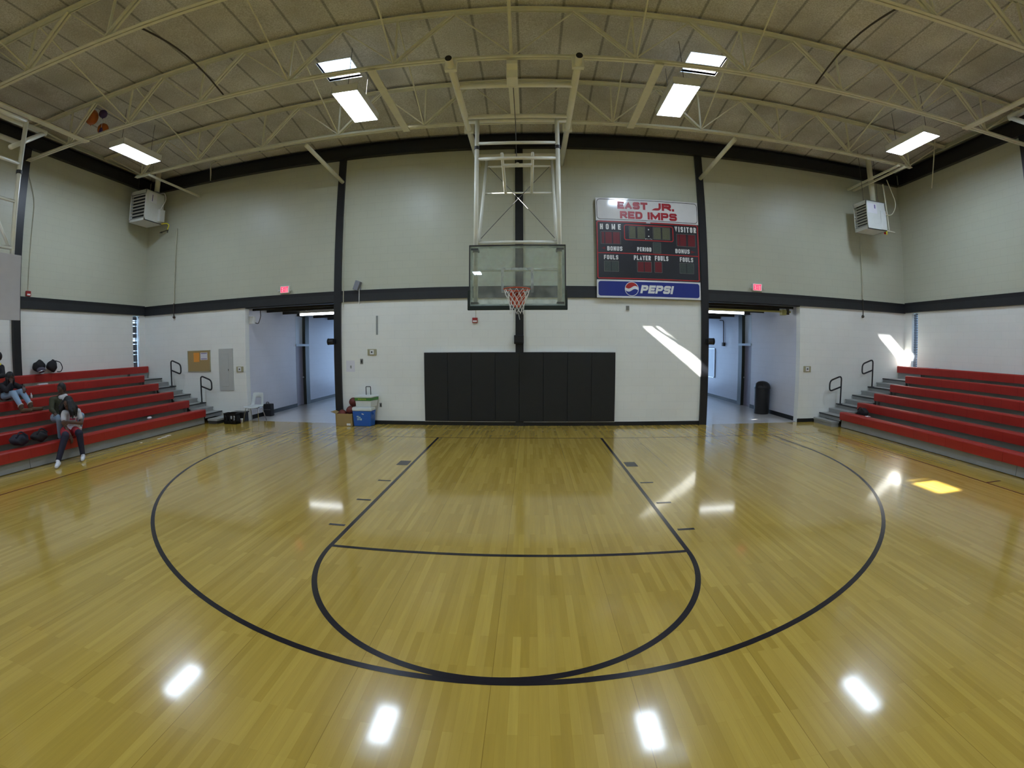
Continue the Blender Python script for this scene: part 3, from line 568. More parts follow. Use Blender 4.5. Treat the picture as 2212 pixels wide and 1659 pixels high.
GL = {'A': (1, [((0,0),(.5,1),(1,0)), ((.17,.3),(.83,.3))]), 'B': (1, [((0,0),(0,1)), 'f', ((0,1),(1,1),(1,.53),(0,.53)), 'f', ((0,.53),(1,.53),(1,0),(0,0))]),
 'D': (1, [((0,0),(0,1)), 'f', ((0,1),(1,1),(1,0),(0,0))]), 'E': (.9, [((1,1),(0,1),(0,0),(1,0)), ((0,.5),(.85,.5))]), 'F': (.9, [((1,1),(0,1),(0,0)), ((0,.5),(.85,.5))]),
 'H': (1, [((0,0),(0,1)), ((1,0),(1,1)), ((0,.5),(1,.5))]), 'I': (0, [((.5,0),(.5,1))]), 'J': (.85, ['f', ((1,1),(1,0),(0,0),(0,.35))]), 'L': (.85, [((0,1),(0,0),(1,0))]),
 'M': (1.35, [((0,0),(0,1)), ((1,0),(1,1)), ((0,1),(.5,.15),(1,1))]), 'N': (1, [((0,0),(0,1)), ((1,0),(1,1)), ((0,1),(1,0))]), 'O': (1, ['c', ((0,0),(0,1),(1,1),(1,0))]),
 'P': (1, [((0,0),(0,1)), 'f', ((0,1),(1,1),(1,.44),(0,.44))]), 'R': (1, [((0,0),(0,1)), 'f', ((0,1),(1,1),(1,.47),(0,.47)), ((.5,.47),(1,0))]),
 'S': (1, ['f', ((1,.74),(1,1),(0,1),(0,.52),(1,.52),(1,0),(0,0),(0,.26))]), 'T': (1, [((0,1),(1,1)), ((.5,1),(.5,0))]), 'U': (1, ['f', ((0,1),(0,0),(1,0),(1,1))]),
 'V': (1.05, [((0,1),(.5,0),(1,1))]), 'X': (1, [((0,0),(1,1)), ((0,1),(1,0))]), 'Y': (1, [((0,1),(.5,.45),(1,1)), ((.5,.45),(.5,0))]), '.': (0, [((.5,0),(.5,.0))])}
def sign(body, name, m, parent, x0, x1, z0, z1, y, t, gap=.5, shear=0.0, space=.6):
    # block letters drawn as thick strokes; t = stroke width in metres, gap between letters in stroke widths
    H = z1-z0; ws = [GL[c][0] if c != ' ' else None for c in body]; n = len(body)
    fixed = sum(t for w in ws if w is not None)+t*gap*(n-1)+sum(t*space*2 for w in ws if w is None); u = (x1-x0-fixed-shear*H)/sum(w for w in ws if w)
    b = MB(); x = x0; k = 0
    for c, w in zip(body, ws):
        if w is None: x += t*space*2+t*gap; continue
        mode = ''; W_ = w*u
        for st_ in GL[c][1]:
            if isinstance(st_, str): mode = st_; continue
            P = [V((x+t/2+px_*W_, z0+t/2+pz*(H-t), 0)) for px_, pz in st_]
            if c == '.': P = [P[0]-V((0, t/2, 0)), P[0]+V((0, t/2, 0))]
            elif not mode:
                d0 = (P[0]-P[1]).normalized(); d1 = (P[-1]-P[-2]).normalized()
                if c != 'A' or len(P) == 3: P[0] = P[0]+d0*t/2; P[-1] = P[-1]+d1*t/2
            if mode == 'f' and c in 'UJ': P[0] = P[0]+V((0, t/2, 0)); P[-1] = P[-1]+V((0, t/2, 0)) if c == 'U' else V((0, 0, 0))
            if mode: P = fillet(P, min(W_, H)*.48, 6, mode == 'c')
            m_ = len(P); L_ = []; R_ = []
            for i in range(m_):
                a = P[i-1] if (i or mode == 'c') else None; e = P[(i+1) % m_] if (i < m_-1 or mode == 'c') else None
                d = [q for q in ((P[i]-a).normalized() if a is not None else None, (e-P[i]).normalized() if e is not None else None) if q is not None]
                nn = [V((-q.y, q.x, 0)) for q in d]; av = (nn[0]+nn[-1]).normalized(); sc_ = 1/max(.55, av.dot(nn[0])); L_.append(P[i]+av*t/2*sc_); R_.append(P[i]-av*t/2*sc_)
            dy = .00004*(k % 7); k += 1
            cl = lambda q: (q.x+shear*(q.y-z0), y-dy, min(max(q.y, z0), z1))
            b.add([cl(q) for q in L_+R_], [(i, (i+1) % m_, m_+(i+1) % m_, m_+i) for i in range(m_ if mode == 'c' else m_-1)]); mode = ''
        x += W_+t+t*gap
    return b.build(name, m, parent)

# ------------------------------------------------------------------ scoreboard
sb = thing('scoreboard', 'large wall scoreboard with white header and blue drink sign below', 'scoreboard', (3.27, YW-.06, 3.24))
SX0, SX1, SY = 1.905, 4.635, 1.50
MB().box(SX0+.01, SX1-.01, SY+.012, YW, 3.24, 5.82).build('case', M['black'], sb)
hd = MB().box(SX0, SX1, SY, SY+.02, 5.215, 5.825).build('header_panel', M['whitegloss'], sb)
def outline(name, m, x0, x1, z0, z1, w, rad, y, par):
    A = rrect(x0, x1, z0, z1, rad); B = rrect(x0+w, x1-w, z0+w, z1-w, max(rad-w, .005)); n = len(A); b = MB()
    b.add([(x, y, z) for x, z in A+B], [(i, (i+1) % n, n+(i+1) % n, n+i) for i in range(n)]); return b.build(name, m, par)
outline('header_border', M['black'], 1.93, 4.615, 5.245, 5.795, .014, .09, SY-.001, hd)
for w_, a_, c_, z_, t_ in (('EAST', 2.47, 3.265, 5.54, .062), ('JR.', 3.40, 3.98, 5.54, .062), ('RED', 2.53, 3.12, 5.283, .058), ('IMPS', 3.255, 4.045, 5.283, .058)): sign(w_, 'header_lettering', M['redpaint'], hd, a_, c_, z_, z_+.2, SY-.002, t_, .32)
mp = MB().box(SX0, SX1-.005, SY, SY+.02, 3.70, 5.215).build('display_panel', M['sb_black'], sb)
outline('red_border', M['sb_red'], 1.918, 4.615, 3.715, 5.205, .026, .05, SY-.001, mp)
MB().box(1.94, 4.6, SY-.0015, SY-.0005, 4.362, 4.385).build('red_divider', M['sb_red'], mp)
outline('clock_frame', M['sb_red'], 2.62, 3.93, 4.715, 5.13, .024, .06, SY-.0012, mp)
def digit(x0, x1, z0, z1, m): MB().box(x0, x1, SY-.002, SY-.0005, z0, z1).build('digit_window', m, mp)
def dframe(x0, x1, z0, z1): outline('digit_frame', M['plategrey'], x0, x1, z0, z1, .006, .01, SY-.001, mp)
for x0, x1 in ((2.765, 2.92), (2.97, 3.16), (3.395, 3.59), (3.63, 3.825)): digit(x0, x1, 4.775, 5.075, M['led_amb'])
dframe(2.75, 3.17, 4.765, 5.09); dframe(3.38, 3.835, 4.765, 5.09)
for x0, x1 in ((2.045, 2.105), (2.135, 2.30), (2.33, 2.505), ): digit(x0, x1, 4.615, 4.915, M['led_red'])
dframe(2.02, 2.53, 4.605, 4.93)
for x0, x1 in ((4.03, 4.085), (4.10, 4.27), (4.325, 4.515)): digit(x0, x1, 4.625, 4.93, M['led_red'])
dframe(4.01, 4.53, 4.615, 4.945)
digit(3.38, 3.57, 4.415, 4.675, M['led_grn']); dframe(3.37, 3.58, 4.405, 4.685)
for x0, x1 in ((2.10, 2.265), (2.285, 2.455)): digit(x0, x1, 3.905, 4.16, M['led_grn'])
dframe(2.09, 2.465, 3.895, 4.17)
for x0, x1 in ((2.955, 3.11), (3.135, 3.31)): digit(x0, x1, 3.91, 4.165, M['led_red'])
dframe(2.94, 3.32, 3.90, 4.175); digit(3.41, 3.585, 3.91, 4.175, M['led_red']); dframe(3.395, 3.60, 3.90, 4.185)
for x0, x1 in ((4.08, 4.25), (4.275, 4.45)): digit(x0, x1, 3.915, 4.17, M['led_grn'])
dframe(4.07, 4.46, 3.905, 4.18)
T = lambda s, x0, x1, z0, z1, sp=.75: sign(s, 'lettering', M['white'], mp, x0, x1, z0, z1, SY-.003, (z1-z0)*.21, sp)
T('HOME', 2.005, 2.54, 4.982, 5.128, 2.4); T('VISITOR', 3.97, 4.557, 4.992, 5.138, 1.0); T('BONUS', 2.178, 2.565, 4.43, 4.543); T('PERIOD', 2.95, 3.322, 4.437, 4.545); T('BONUS', 3.965, 4.356, 4.43, 4.543)
T('FOULS', 2.09, 2.455, 4.205, 4.318); T('PLAYER', 2.858, 3.30, 4.207, 4.328); T('FOULS', 3.408, 3.768, 4.211, 4.335); T('FOULS', 4.08, 4.445, 4.21, 4.328)
text('Fair-Play', 'maker_lettering', M['white'], mp, 3.20, 3.36, 4.752, 4.778, SY-.003); MB().box(3.17, 3.192, SY-.003, SY-.001, 4.754, 4.776).build('maker_mark', M['whitegloss'], mp)
for z in (5.015, 4.838): MB().tube([(3.265, SY-.004, z), (3.265, SY, z)], .017, 12).build('colon_lamp', M['whitegloss'], mp)
MB().box(3.21, 3.32, SY-.002, SY, 5.185, 5.205).build('light_bar', M['whitegloss'], mp)
MB().prism([(2.03, 4.495), (2.13, 4.455), (2.13, 4.535)], 1, SY-.002, SY).build('bonus_arrow', M['led_red'], mp); MB().prism([(4.52, 4.48), (4.39, 4.44), (4.39, 4.52)], 1, SY-.002, SY).build('bonus_arrow', M['led_red'], mp)
fp = MB().box(SX0-.005, SX1, SY, SY+.02, 3.235, 3.69).build('footer_panel', M['whitegloss'], sb)
MB().prism(rrect(1.94, 4.60, 3.282, 3.652, .06), 1, SY-.001, SY).build('blue_field', M['blue'], fp)
cx, cz, cr = 2.79, 3.465, .18
def disc(m, pts, y, nm): b = MB(); b.add([(x, y, z) for x, z in pts], [tuple(range(len(pts)))]); b.build(nm, m, fp)
disc(M['whitegloss'], [(cx+cr*math.cos(a), cz+cr*math.sin(a)) for a in [2*PI*i/40 for i in range(40)]], SY-.002, 'round_emblem')
q = .165
def wave(u, off): return off+.035*math.sin(PI*u*.95)
top = [(cx+q*math.cos(a), cz+q*math.sin(a)) for a in [math.radians(12+156*i/24) for i in range(25)]]+[(cx-q*.97+2*q*.97*i/16, cz+wave(-1+2*i/16, .042)*1.0) for i in range(1, 16)]
bot = [(cx+q*math.cos(a), cz+q*math.sin(a)) for a in [math.radians(190+160*i/24) for i in range(25)]]+[(cx+q*.97-2*q*.97*i/16, cz+wave(1-2*i/16, -.035)) for i in range(1, 16)]
disc(M['sb_red'], top, SY-.003, 'emblem_red_field'); disc(M['blue'], bot, SY-.003, 'emblem_blue_field')
sign('PEPSI', 'footer_lettering', M['white'], fp, 3.005, 3.905, 3.362, 3.568, SY-.003, .058, .28, shear=.22)

# ------------------------------------------------------------------ wall fittings
def exit_sign(x, z, lab):
    r = thing('exit_sign', lab, 'exit sign', (x, YW-.05, z-.1), 'exit signs')
    MB().box(x-.145, x+.145, YW-.07, YW, z-.10, z+.10).build('case', M['white'], r, bevel=.006); MB().box(x-.13, x+.13, YW-.072, YW-.07, z-.085, z+.085).build('face', M['exit_face'], r)
    sign('EXIT', 'lettering', M['exit_red'], r, x-.115, x+.115, z-.075, z+.075, YW-.0735, .022, .5)
    for s_ in (-1, 1): MB().tube([(x+s_*.16, YW-.01, z-.03), (x+s_*.19, YW-.05, z-.02), (x+s_*.20, YW-.08, z-.03)], .022, 8).build('lamp_head', M['heater'], r)
exit_sign(-6.465, 3.665, 'red lit exit sign above the left hall opening'); exit_sign(6.335, 3.66, 'red lit exit sign above the right hall opening')
r = thing('corkboard', 'brown cork notice board beside the left handrails', 'notice board', (-9.62, YW-.02, 1.44))
MB().box(-10.07, -9.175, YW-.02, YW, 1.44, 2.055).build('board', M['cork'], r); 
b = MB(); 
for a in ((-10.08,-9.165,2.045,2.065),(-10.08,-9.165,1.43,1.45),(-10.08,-10.06,1.43,2.065),(-9.185,-9.165,1.43,2.065)): b.box(a[0], a[1], YW-.028, YW, a[2], a[3])
b.build('frame', M['brass'], r)
tag(MB().box(-9.83, -9.60, YW-.024, YW-.0205, 1.72, 2.0).build('notice', M['paper_o']), 'orange paper notice pinned on the corkboard', 'paper', 'notices')
n_ = tag(MB().box(-9.55, -9.27, YW-.024, YW-.0205, 1.78, 2.0).build('notice', M['paper_w']), 'pale notice with dark purple bars on the corkboard', 'paper', 'notices')
for z in (1.965, 1.80): MB().box(-9.53, -9.29, YW-.0255, YW-.0245, z, z+.018).build('printed_bar', M['ink'], n_)
r = thing('electrical_panel', 'tall light grey breaker panel on white wall by left opening', 'electrical panel', (-8.56, YW-.02, .87))
MB().box(-8.83, -8.30, YW-.022, YW-.001, .87, 2.09).build('cover', M['panelgrey'], r); MB().box(-8.73, -8.46, YW-.028, YW-.02, .99, 1.97).build('door', M['panelgrey'], r, bevel=.004); MB().box(-8.475, -8.46, YW-.034, YW-.028, 1.44, 1.50).build('latch', M['black'], r)
def thermostat(x, z, lab):
    r = thing('thermostat', lab, 'thermostat', (x, YW, z-.08), 'wall thermostats')
    MB().box(x-.125, x+.125, YW-.025, YW, z-.08, z+.08).build('guard', M['brass'], r, bevel=.008); MB().box(x-.055, x+.055, YW-.035, YW-.025, z-.06, z+.06).build('body', M['white'], r); MB().tube([(x, YW-.04, z), (x, YW-.035, z)], .022, 12).build('dial', M['black'], r)
thermostat(-8.055, 1.485, 'boxed thermostat on the white wall left of the left opening'); thermostat(8.005, 1.49, 'boxed thermostat on the white wall right of the right opening'); thermostat(-3.87, 1.895, 'boxed thermostat on the wall above the coolers')
def plate(name, x, z, w, h, m, lab, cat, d=.012, m2=None):
    r = thing(name, lab, cat, (x, YW, z)); MB().box(x-w/2, x+w/2, YW-d, YW, z-h/2, z+h/2).build('plate', m, r)
    if m2: MB().box(x-w*.2, x+w*.2, YW-d-.008, YW-d, z-h*.25, z+h*.25).build('toggle', m2, r)
    return r
plate('light_switch', -4.17, 1.655, .075, .135, M['plategrey'], 'small grey switch plate on wall above the cardboard box', 'switch', m2=M['black'])
plate('wall_outlet', -3.665, .51, .06, .11, M['plategrey'], 'small grey power outlet on the wall beside the coolers', 'outlet', m2=M['black'])
r = tag(MB().box(-4.615, -4.37, YW-.004, YW, 1.385, 1.68).build('wall_notice', M['paper_w']), 'white paper taped to wall beside the left column', 'paper'); MB().prism([(-4.50,1.55),(-4.46,1.55),(-4.455,1.50),(-4.475,1.46),(-4.505,1.50)], 1, YW-.006, YW-.0045).build('printed_mark', M['stain'], r)
tag(MB().box(-3.755, -3.705, YW-.012, YW, 2.345, 2.84).build('wall_strip', M['stain']), 'narrow grey strip fixed upright on the wall above the coolers', 'wall strip')
r = thing('loudspeaker', 'small tilted grey loudspeaker sitting over the dark band', 'loudspeaker', (-4.26, YW-.1, 3.53))
MB().obox((-4.25, YW-.10, 3.64), (.14, .16, .25), Matrix.Rotation(.35, 3, 'Y')).build('cabinet', M['speaker'], r, bevel=.01); MB().tube([(-4.21, YW-.06, 3.16), (-4.21, YW-.06, 3.56)], .010, 6).build('conduit', M['white'], r); MB().box(-4.26, -4.18, YW-.06, YW, 3.53, 3.60).build('bracket', M['speaker'], r)
o = MB().tube([(-4.66, YW-.06, 3.1), (-4.66, YW-.06, 5.9)], .011, 6).build('wall_conduit', M['conduit']); tag(o, 'thin pale conduit beside the left black column', 'conduit', 'wall conduits')
def horn(x, z, sg, lab):
    r = thing('wall_buzzer', lab, 'wall device', (x, YW-.1, z), 'black column boxes')
    MB().tube([(x-sg*.03, YW-.12, z), (x+sg*.12, YW-.12, z)], .085, 14).build('body', M['horn'], r, smooth=False, bevel=.02); MB().tube([(x+sg*.12, YW-.12, z), (x+sg*.14, YW-.12, z)], .09, 14).build('lip', M['horn'], r); MB().box(x-.06, x+.06, YW-.10, YW-.055, z-.06, z+.06).build('mount', M['horn'], r)
horn(-4.94, 2.19, -1, 'round black box clamped on the left column'); horn(4.86, 2.18, 1, 'round black box clamped on the right column')
r = thing('wall_buzzer', 'black collar box on the centre column under the hoop', 'wall device', (-.04, YW-.1, 2.06), 'black column boxes'); MB().box(-.165, .075, YW-.14, YW-.055, 2.07, 2.29).build('body', M['horn'], r, bevel=.015); MB().box(-.15, .06, YW-.17, YW-.14, 2.10, 2.26).build('lid', M['horn'], r, bevel=.01)
def alarm(x, y, z, face, lab, wire):
    r = thing('fire_alarm', lab, 'fire alarm', (x, y, z), 'red fire alarms')
    if face == 'y': MB().box(x-.065, x+.065, y-.05, y, z-.065, z+.065).build('body', M['firered'], r, bevel=.006); MB().box(x-.05, x+.05, y-.054, y-.05, z-.045, z-.005).build('strobe', M['white'], r); MB().tube([(x+.02, y-.012, z+.06), (x+.02, y-.012, wire)], .007, 6).build('conduit', M['conduit'], r)
    else: MB().box(x, x+.05, y-.065, y+.065, z-.065, z+.065).build('body', M['firered'], r, bevel=.006); MB().box(x+.05, x+.054, y-.045, y+.045, z-.045, z-.005).build('strobe', M['white'], r); MB().tube(fillet([(x+.02, y, z+.06), (x+.02, y+.05, wire), (x+.02, y-.25, wire+.7)], .3), .009, 6).build('conduit', M['conduit'], r)
alarm(-1.15, YW, 2.672, 'y', 'red fire alarm on white wall below the backboard', ZB0); alarm(XL+.003, -2.62, 3.63, 'x', 'red fire alarm on the left wall above the dark band', 6.0)
plate('wall_box', 2.70, 2.99, .08, .11, M['plategrey'], 'small grey box on the wall under the scoreboard', 'wall box', d=.04)
def cond(x, z0, z1, z2, lab):
    r = thing('wall_pipe', lab, 'conduit', (x, YW, z2), 'wall conduits'); MB().tube([(x, YW-.062, z1), (x, YW-.062, z0)], .018, 8).build('pipe', M['conduit'], r); MB().tube([(x, YW-.062, z0), (x, YW-.062, z2)], .014, 8).build('pipe_tail', M['brownpipe'], r); MB().sphere((x, YW-.05, z2), .045, 10, 8).build('fitting', M['brownpipe'], r)
cond(10.02, 3.55, 5.45, 3.05, 'thin upright pipe on the end wall under the right heater'); cond(-10.62, 3.55, 5.9, 3.12, 'thin upright pipe on the end wall beside the left heater')
r = thing('control_box', 'white control box high inside the left hall opening', 'control box', (-7.72, 1.9, 2.8)); MB().box(-7.89, -7.70, 1.84, 1.98, 2.79, 3.0).build('box', M['white'], r, bevel=.006); MB().tube(fillet([(-7.72, 1.95, 2.82), (-7.62, 2.0, 2.78), (-7.6, 2.1, 3.0), (-7.75, 2.3, 3.25)], .08), .012, 6).build('cable', M['brownpipe'], r)
r = thing('gas_pipe', 'yellowish pipe across the top of the right hall', 'pipe', (6.4, 2.2, 3.08)); MB().tube([(4.75, 2.2, 3.08), (7.78, 2.2, 3.10)], .028, 10).build('pipe', M['ypipe'], r); MB().box(7.45, 7.6, 2.12, 2.28, 3.0, 3.16).build('valve_box', M['ypipe'], r, bevel=.01); MB().tube([(7.68, 2.2, 3.02), (7.68, 2.2, 3.3)], .05, 10).build('riser', M['brownpipe'], r)
r = thing('whiteboard', 'white board hanging on the right hall wall', 'whiteboard', (7.8, 8.6, .8)); MB().box(7.785, 7.818, 8.04, 9.9, .84, 1.98).build('panel', M['whiteboard'], r); 
b = MB(); b.box(7.78, 7.818, 8.01, 8.04, .81, 2.01); b.box(7.78, 7.818, 8.04, 9.93, 1.98, 2.01); b.box(7.76, 7.818, 8.04, 9.93, .81, .84); b.build('frame', M['alum'], r)
r = thing('wall_pipe', 'dark conduit drop with outlet box on the right hall wall', 'conduit', (7.8, 7.14, 2.17), 'wall conduits'); MB().tube(fillet([(7.79, 7.5, 3.12), (7.79, 7.14, 3.10), (7.79, 7.14, 2.2)], .1), .018, 8).build('pipe', M['brownpipe'], r); MB().box(7.75, 7.818, 7.07, 7.21, 2.10, 2.24).build('outlet_box', M['brownpipe'], r)

# ------------------------------------------------------------------ unit heaters
def heater(lab, x0, x1, y0, y1, z0, z1, louver, flue, side):
    r = thing('unit_heater', lab, 'heater', ((x0+x1)/2, (y0+y1)/2, z0), 'unit heaters'); t = .02
    b = MB(); b.box(x0, x1, y0, y1, z1-t, z1); b.box(x0, x1, y0, y1, z0, z0+t); b.box(x0, x1, y1-t, y1, z0, z1)
    b.box(x1-t, x1, y0, y1, z0, z1)
    if louver == '-y': b.box(x0, x0+t, y0, y1, z0, z1)
    else: b.box(x0, x1, y0, y0+t, z0, z1)
    b.build('cabinet', M['heater'], r)
    n = 8; hz = (z1-z0)
    if louver == '-y':
        MB().box(x0+t, x1-t, y0+.10, y0+.12, z0+t, z1-t).build('back_screen', M['interior'], r)
        b = MB(); b.box(x0, x1, y0-.01, y0, z1-.11, z1); b.box(x0, x1, y0-.01, y0, z0, z0+.07); b.box(x0, x0+.04, y0-.01, y0, z0, z1); b.box(x1-.04, x1, y0-.01, y0, z0, z1); b.build('face_frame', M['heater'], r)
        for i in range(n): z = z0+.10+(hz-.24)*i/(n-1); MB().obox(((x0+x1)/2, y0+.03, z), (x1-x0-.06, .05, .012), Matrix.Rotation(-.5, 3, 'X')).build('louver_blade', M['slatmetal'], r)
        MB().box(x1, x1+.002, y0+.10, y0+.45, z1-.36, z1-.06).build('instruction_sticker', M['paper_w'], r); MB().box(x1+.002, x1+.003, y0+.24, y0+.27, z1-.32, z1-.12).build('sticker_print', M['ink'], r)
        MB().box(x1, x1+.10, y1-.25, y1-.02, z0+.06, z0+.44).build('control_cover', M['heater'], r, bevel=.008)
    else:
        MB().box(x0+.10, x0+.12, y0+t, y1-t, z0+t, z1-t).build('back_screen', M['interior'], r)
        b = MB(); b.box(x0-.01, x0, y0, y1, z1-.11, z1); b.box(x0-.01, x0, y0, y1, z0, z0+.09); b.box(x0-.01, x0, y0, y0+.03, z0, z1); b.box(x0-.01, x0, y1-.03, y1, z0, z1); b.build('face_frame', M['heater'], r)
        for i in range(n): z = z0+.12+(hz-.27)*i/(n-1); MB().obox((x0+.03, (y0+y1)/2, z), (.05, y1-y0-.05, .010), Matrix.Rotation(.5, 3, 'Y')).build('louver_blade', M['slatmetal'], r)
        MB().box(x0+.03, x0+.37, y0-.002, y0, z1-.36, z1-.08).build('instruction_sticker', M['paper_w'], r); MB().box(x0+.27, x0+.31, y0-.003, y0-.002, z1-.22, z1-.11).build('sticker_print', M['ink'], r)
        MB().box(x0+.48, x1-.01, y0-.03, y0, z0+.02, z1-.25).build('control_cover', M['heater'], r, bevel=.008)
    fx, fy = flue
    MB().tube([(fx, fy, z1), (fx, fy, z1+.10)], .10, 14).build('flue_collar', M['alum'], r); MB().tube([(fx, fy, z1+.10), (fx, fy, roofz(fx, fy))], .085, 14).build('flue_pipe', M['joist'], r, smooth=True)
    for dx in (-.28, .28): MB().tube([((x0+x1)/2+dx, y0+.2, z1), ((x0+x1)/2+dx, y0+.2, roofz(x0, y0+.2))], .006, 6).build('hanger_rod', M['cable'], r)
    return r
hl = heater('white unit heater near the left wall, louvers facing the court', -11.62, -10.92, .42, 1.20, 5.98, 6.93, '-y', (-11.15, 1.05), -1)
MB().tube(fillet([(-11.05, 1.10, 6.98), (-10.85, 1.10, 6.98), (-10.68, 1.05, 6.72), (-10.85, 1.0, 6.42)], .2), .013, 8).build('power_hose', M['white'], hl)
MB().tube(fillet([(-10.92, 1.15, 6.0), (-10.7, 1.18, 6.0), (-10.62, 1.2, 5.93), (-10.7, 1.22, 5.84)], .1), .018, 8).build('gas_hose', M['yellow'], hl)
b = MB(); b.tube([(-11.05, 1.25, 5.76), (-10.72, 1.25, 5.80)], .018, 8); b.tube([(-10.72, 1.25, 5.80), (-10.72, 1.25, 5.72)], .018, 8); b.sphere((-10.98, 1.25, 5.765), .03, 8, 6); b.sphere((-10.72, 1.25, 5.80), .03, 8, 6); b.build('gas_fitting', M['brownpipe'], hl)
MB().tube([(-10.70, 1.22, 5.84), (-10.72, 1.25, 5.80)], .018, 8).build('hose_end', M['yellow'], hl)
hr = heater('grey-white unit heater near the right wall, louvers facing sideways', 9.53, 10.22, .60, 1.20, 5.40, 6.22, '-x', (10.10, .95), 1)
MB().tube(fillet([(10.22, .75, 5.95), (10.62, .75, 5.92), (10.85, .75, 6.3), (10.55, .75, 7.0)], .35, 8), .014, 8).build('power_hose', M['joist'], hr)
b = MB(); b.tube([(10.42, .8, 6.86), (10.50, .8, 5.48)], .022, 8); b.tube([(10.38, .8, 5.48), (10.72, .8, 5.46)], .02, 8); b.build('gas_pipe', M['joist'], hr)
MB().tube(fillet([(10.40, .8, 5.48), (10.40, .8, 5.35), (10.28, .75, 5.45)], .08), .02, 8).build('gas_hose', M['yellow'], hr)
b = MB(); b.sphere((10.27, .74, 5.38), .035, 10, 8); b.build('shutoff_valve', M['redvalve'], hr); MB().tube([(10.22, .75, 5.46), (10.38, .79, 5.48)], .03, 10).build('regulator', M['alum'], hr)
o = MB().tube([(11.3, -.6, roofz(11.3)), (11.42, -.15, 6.62)], .016, 6).build('hanging_rod', M['joist']); tag(o, 'short pale rod hanging from the roof by the right wall', 'rod')

# ------------------------------------------------------------------ side goal (left) and its hoist
def side_goal(sg, lab, full):
    x = sg*9.2; cy_ = -5.37
    r = thing('side_goal', lab, 'basketball hoop', (x, cy_, 2.72), 'side court hoops')
    bo = MB().box(x, x-sg*.03, cy_-.914, cy_+.914, 2.74, 3.96).build('backboard', M['board_opaque'], r, bevel=.004)
    b = MB(); b.box(x-sg*.031, x-sg*.033, cy_-.30, cy_+.30, 3.5, 3.55); b.box(x-sg*.031, x-sg*.033, cy_-.30, cy_-.25, 3.05, 3.5); b.box(x-sg*.031, x-sg*.033, cy_+.25, cy_+.30, 3.05, 3.5); b.build('target_square', M['orange'], bo)
    ri = MB().tube([(x-sg*(.42)+.2366*math.cos(a), cy_+.2366*math.sin(a), 3.05) for a in [2*PI*i/32 for i in range(32)]], .010, 8, closed=True).build('rim', M['orange'], r, smooth=True)
    MB().box(x-sg*.03, x-sg*.20, cy_-.09, cy_+.09, 3.02, 3.045).build('rim_bracket', M['orange'], ri)
    for s_ in (-1, 1):
        MB().tube([(x+sg*.12, cy_+s_*.80, 2.95), (x+sg*.12, cy_+s_*.80, 6.62)], .045, 12).build('mast', M['goalpaint'], r, smooth=True)
        MB().tube([(x+sg*.12, cy_+s_*.80, 5.55), (x+sg*.12, cy_+s_*.80, 5.62)], .058, 12).build('mast_clamp', M['dkgrey'], r)
        MB().tube([(x+sg*.15, cy_+s_*.75, 4.1), (x+sg*2.2, cy_+s_*.75, 6.62)], .032, 10).build('rear_brace', M['goalpaint'], r, smooth=True)
        MB().tube([(x+sg*.10, cy_+s_*.55, 6.0), (x+sg*.72, cy_+s_*1.55, 6.80)], .05, 12).build('knee_brace', M['goalpaint'], r, smooth=True)
    for z, rr in ((4.1, .035), (5.0, .03), (5.75, .035), (6.62, .045)): MB().tube([(x+sg*.12, cy_-.8, z), (x+sg*.12, cy_+.8, z)], rr, 10).build('cross_bar', M['goalpaint'], r, smooth=True)
    for xx in (.72, 1.7):
        MB().tube([(x+sg*xx, -7.0, 6.832), (x+sg*xx, -3.75, 6.832)], .06, 12).build('hanger_pipe', M['goalpaint'], r, smooth=True); MB().tube([(x+sg*xx, -3.75, 6.832), (x+sg*xx, -3.748, 6.832)], .052, 12).build('pipe_end', M['black'], r)
    return r
side_goal(-1, 'pale side hoop backboard at the left edge of the view', True); side_goal(1, 'side hoop frame at the right edge of the view', True)
for sg, s_ in ((-1, 'left'), (1, 'right')):
    o = MB().box(sg*9.55-.085, sg*9.55+.085, -5.30, -2.92, 6.84, 6.868).build('catwalk_plank', M['joist']); tag(o, 'flat cream plank slung between trusses over the %s bleachers' % s_, 'plank', 'planks under the trusses')
for p, rr, m, lab in (((-9.80, -2.72, 7.62), (.17, .15, .19), 'balloon', 'larger orange balloon caught under the roof'), ((-9.80, -2.34, 7.46), (.15, .13, .15), 'balloon', 'smaller orange balloon caught under the roof'), ((-9.60, -2.56, 7.72), (.11, .10, .10), 'balloonp', 'purple balloon caught above the orange ones'), ((-9.66, -2.50, 7.30), (.05, .05, .11), 'balloonp', 'shrivelled purple balloon hanging below the orange ones')):
    r = thing('balloon', lab, 'balloon', p, 'balloons under the roof'); MB().sphere(p, rr).build('skin', M[m], r, smooth=True); MB().lathe([(.012, -.03), (.004, 0), (.004, .01)], (p[0], p[1], p[2]-rr[2]), 8).build('knot', M[m], r); MB().tube([(p[0], p[1], p[2]+rr[2]*.9), (p[0]-.02, p[1], roofz(p[0]-.02)-.006)], .004, 5).build('string', M['white'], r)

